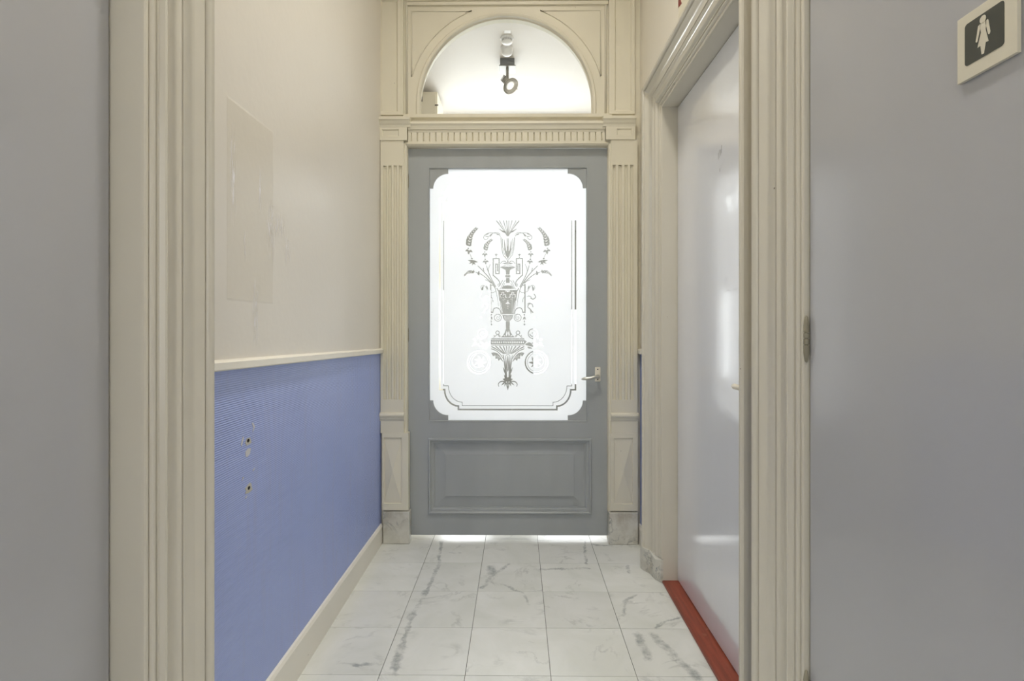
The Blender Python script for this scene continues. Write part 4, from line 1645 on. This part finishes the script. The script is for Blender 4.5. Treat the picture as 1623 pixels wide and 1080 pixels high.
detector(60, 'white slotted smoke detector on the lobby ceiling, nearest the arch top', 0.098, True)
detector(75, 'plain white domed detector between the slotted one and the spotlight', 0.100, False)
yy = 3.965
jb = tag(MB().box(ex(799, yy), ex(809, yy), yy, yy + 0.05, LH - 0.03, LH - 0.0005).build('junction_box', 'white_plastic', bevel=0.003),
         'tiny white junction box at the top of the fanlight view', 'junction box')

# ------------------------------------------------------------------ signs
sg = tag(empty('restroom_sign'), 'small cream plate with a white woman pictogram on the grey door', 'sign')
xs_ = XW - 0.0005
y0, y1, z0, z1 = 0.7515, 0.853, 1.592, 1.692
MB().box(xs_ - 0.006, xs_, y0, y1, z0, z1).build('plate', 'sign_plate', sg, bevel=0.0006)
p0y, p1y, p0z, p1z = 0.771, 0.838, 1.6125, 1.6765


def rrect(a0, a1, b0, b1, r, n=5):
    out = []
    for cx, cy, s0 in ((a1 - r, b1 - r, 0), (a0 + r, b1 - r, 90), (a0 + r, b0 + r, 180), (a1 - r, b0 + r, 270)):
        for k in range(n + 1):
            a = math.radians(s0 + 90 * k / n)
            out.append((cx + r * math.cos(a), cy + r * math.sin(a)))
    return out


fnx = lambda a, b, d: (d, a, b)
pn = MB().prism(rrect(p0y, p1y, p0z, p1z, 0.005), fnx, xs_ - 0.0066, xs_ - 0.004).build('dark_panel', 'sign_dark', sg)
uv = lambda u, v: (p1y + (p0y - p1y) * u, p0z + (p1z - p0z) * v)
pic = MB()
hdp = [uv(0.487 + 0.082 * math.cos(k * PI / 9), 0.865 + 0.088 * math.sin(k * PI / 9)) for k in range(18)]
parts = [hdp,
         [uv(*t) for t in ((0.40, 0.775), (0.47, 0.79), (0.52, 0.79), (0.58, 0.775), (0.555, 0.60), (0.63, 0.285), (0.56, 0.30), (0.515, 0.06), (0.455, 0.07), (0.425, 0.285), (0.345, 0.275), (0.44, 0.585))],
         [uv(*t) for t in ((0.365, 0.775), (0.41, 0.79), (0.425, 0.72), (0.345, 0.42), (0.318, 0.415), (0.300, 0.44))],
         [uv(*t) for t in ((0.565, 0.785), (0.605, 0.80), (0.625, 0.77), (0.675, 0.48), (0.655, 0.435), (0.625, 0.44), (0.555, 0.71))]]
for pp in parts:
    pic.prism(pp, fnx, xs_ - 0.0070, xs_ - 0.005)
pic.build('woman_pictogram', 'sign_plate', pn)
rs = tag(empty('safety_sign'), 'cream plate with a red arrow above the right door, cut by the frame', 'sign')
MB().box(XR - 0.012, XR - 0.0005, 2.13, 2.287, 2.425, 2.78).build('plate', 'sign_plate', rs, bevel=0.001)
rp = [(2.2855, 2.556), (2.238, 2.546), (2.277, 2.600), (2.277, 2.70), (2.2855, 2.70)]
MB().prism(rp, fnx, XR - 0.0128, XR - 0.011).build('red_arrow', 'red', rs)

# ------------------------------------------------------------------ corridor lamps


def ceiling_lamp(y, power, label):
    rt = tag(empty('ceiling_lamp'), label, 'lamp', 'opal ceiling lamps of the corridor')
    MB().lathe([(0.09, 0), (0.09, -0.02), (0.075, -0.03)], (0, y, H - 0.0005), 'Z', 28).build('ceiling_rose', 'white_plastic', rt, smooth=True, sharp=40)
    MB().lathe([(0.07, -0.0305), (0.125, -0.06), (0.14, -0.10), (0.125, -0.14), (0.07, -0.165), (0.02, -0.172)], (0, y, H), 'Z', 28).build('opal_shade', 'globe', rt, smooth=True)
    d = bpy.data.lights.new('lamp_light', 'AREA')
    d.shape = 'DISK'
    d.size = 0.26
    d.spread = math.radians(120)
    d.energy = power
    d.color = WARM
    o = bpy.data.objects.new('lamp_light', d)
    COL.objects.link(o)
    o.parent = rt
    o.location = (0, y, H - 0.18)


ceiling_lamp(1.5, 14, 'opal ceiling lamp of the vestibule, above the frame')
ceiling_lamp(-0.7, 6, 'added fill lamp behind the camera, built as an opal ceiling lamp')  # unseen lamp, added to fill the corridor from behind
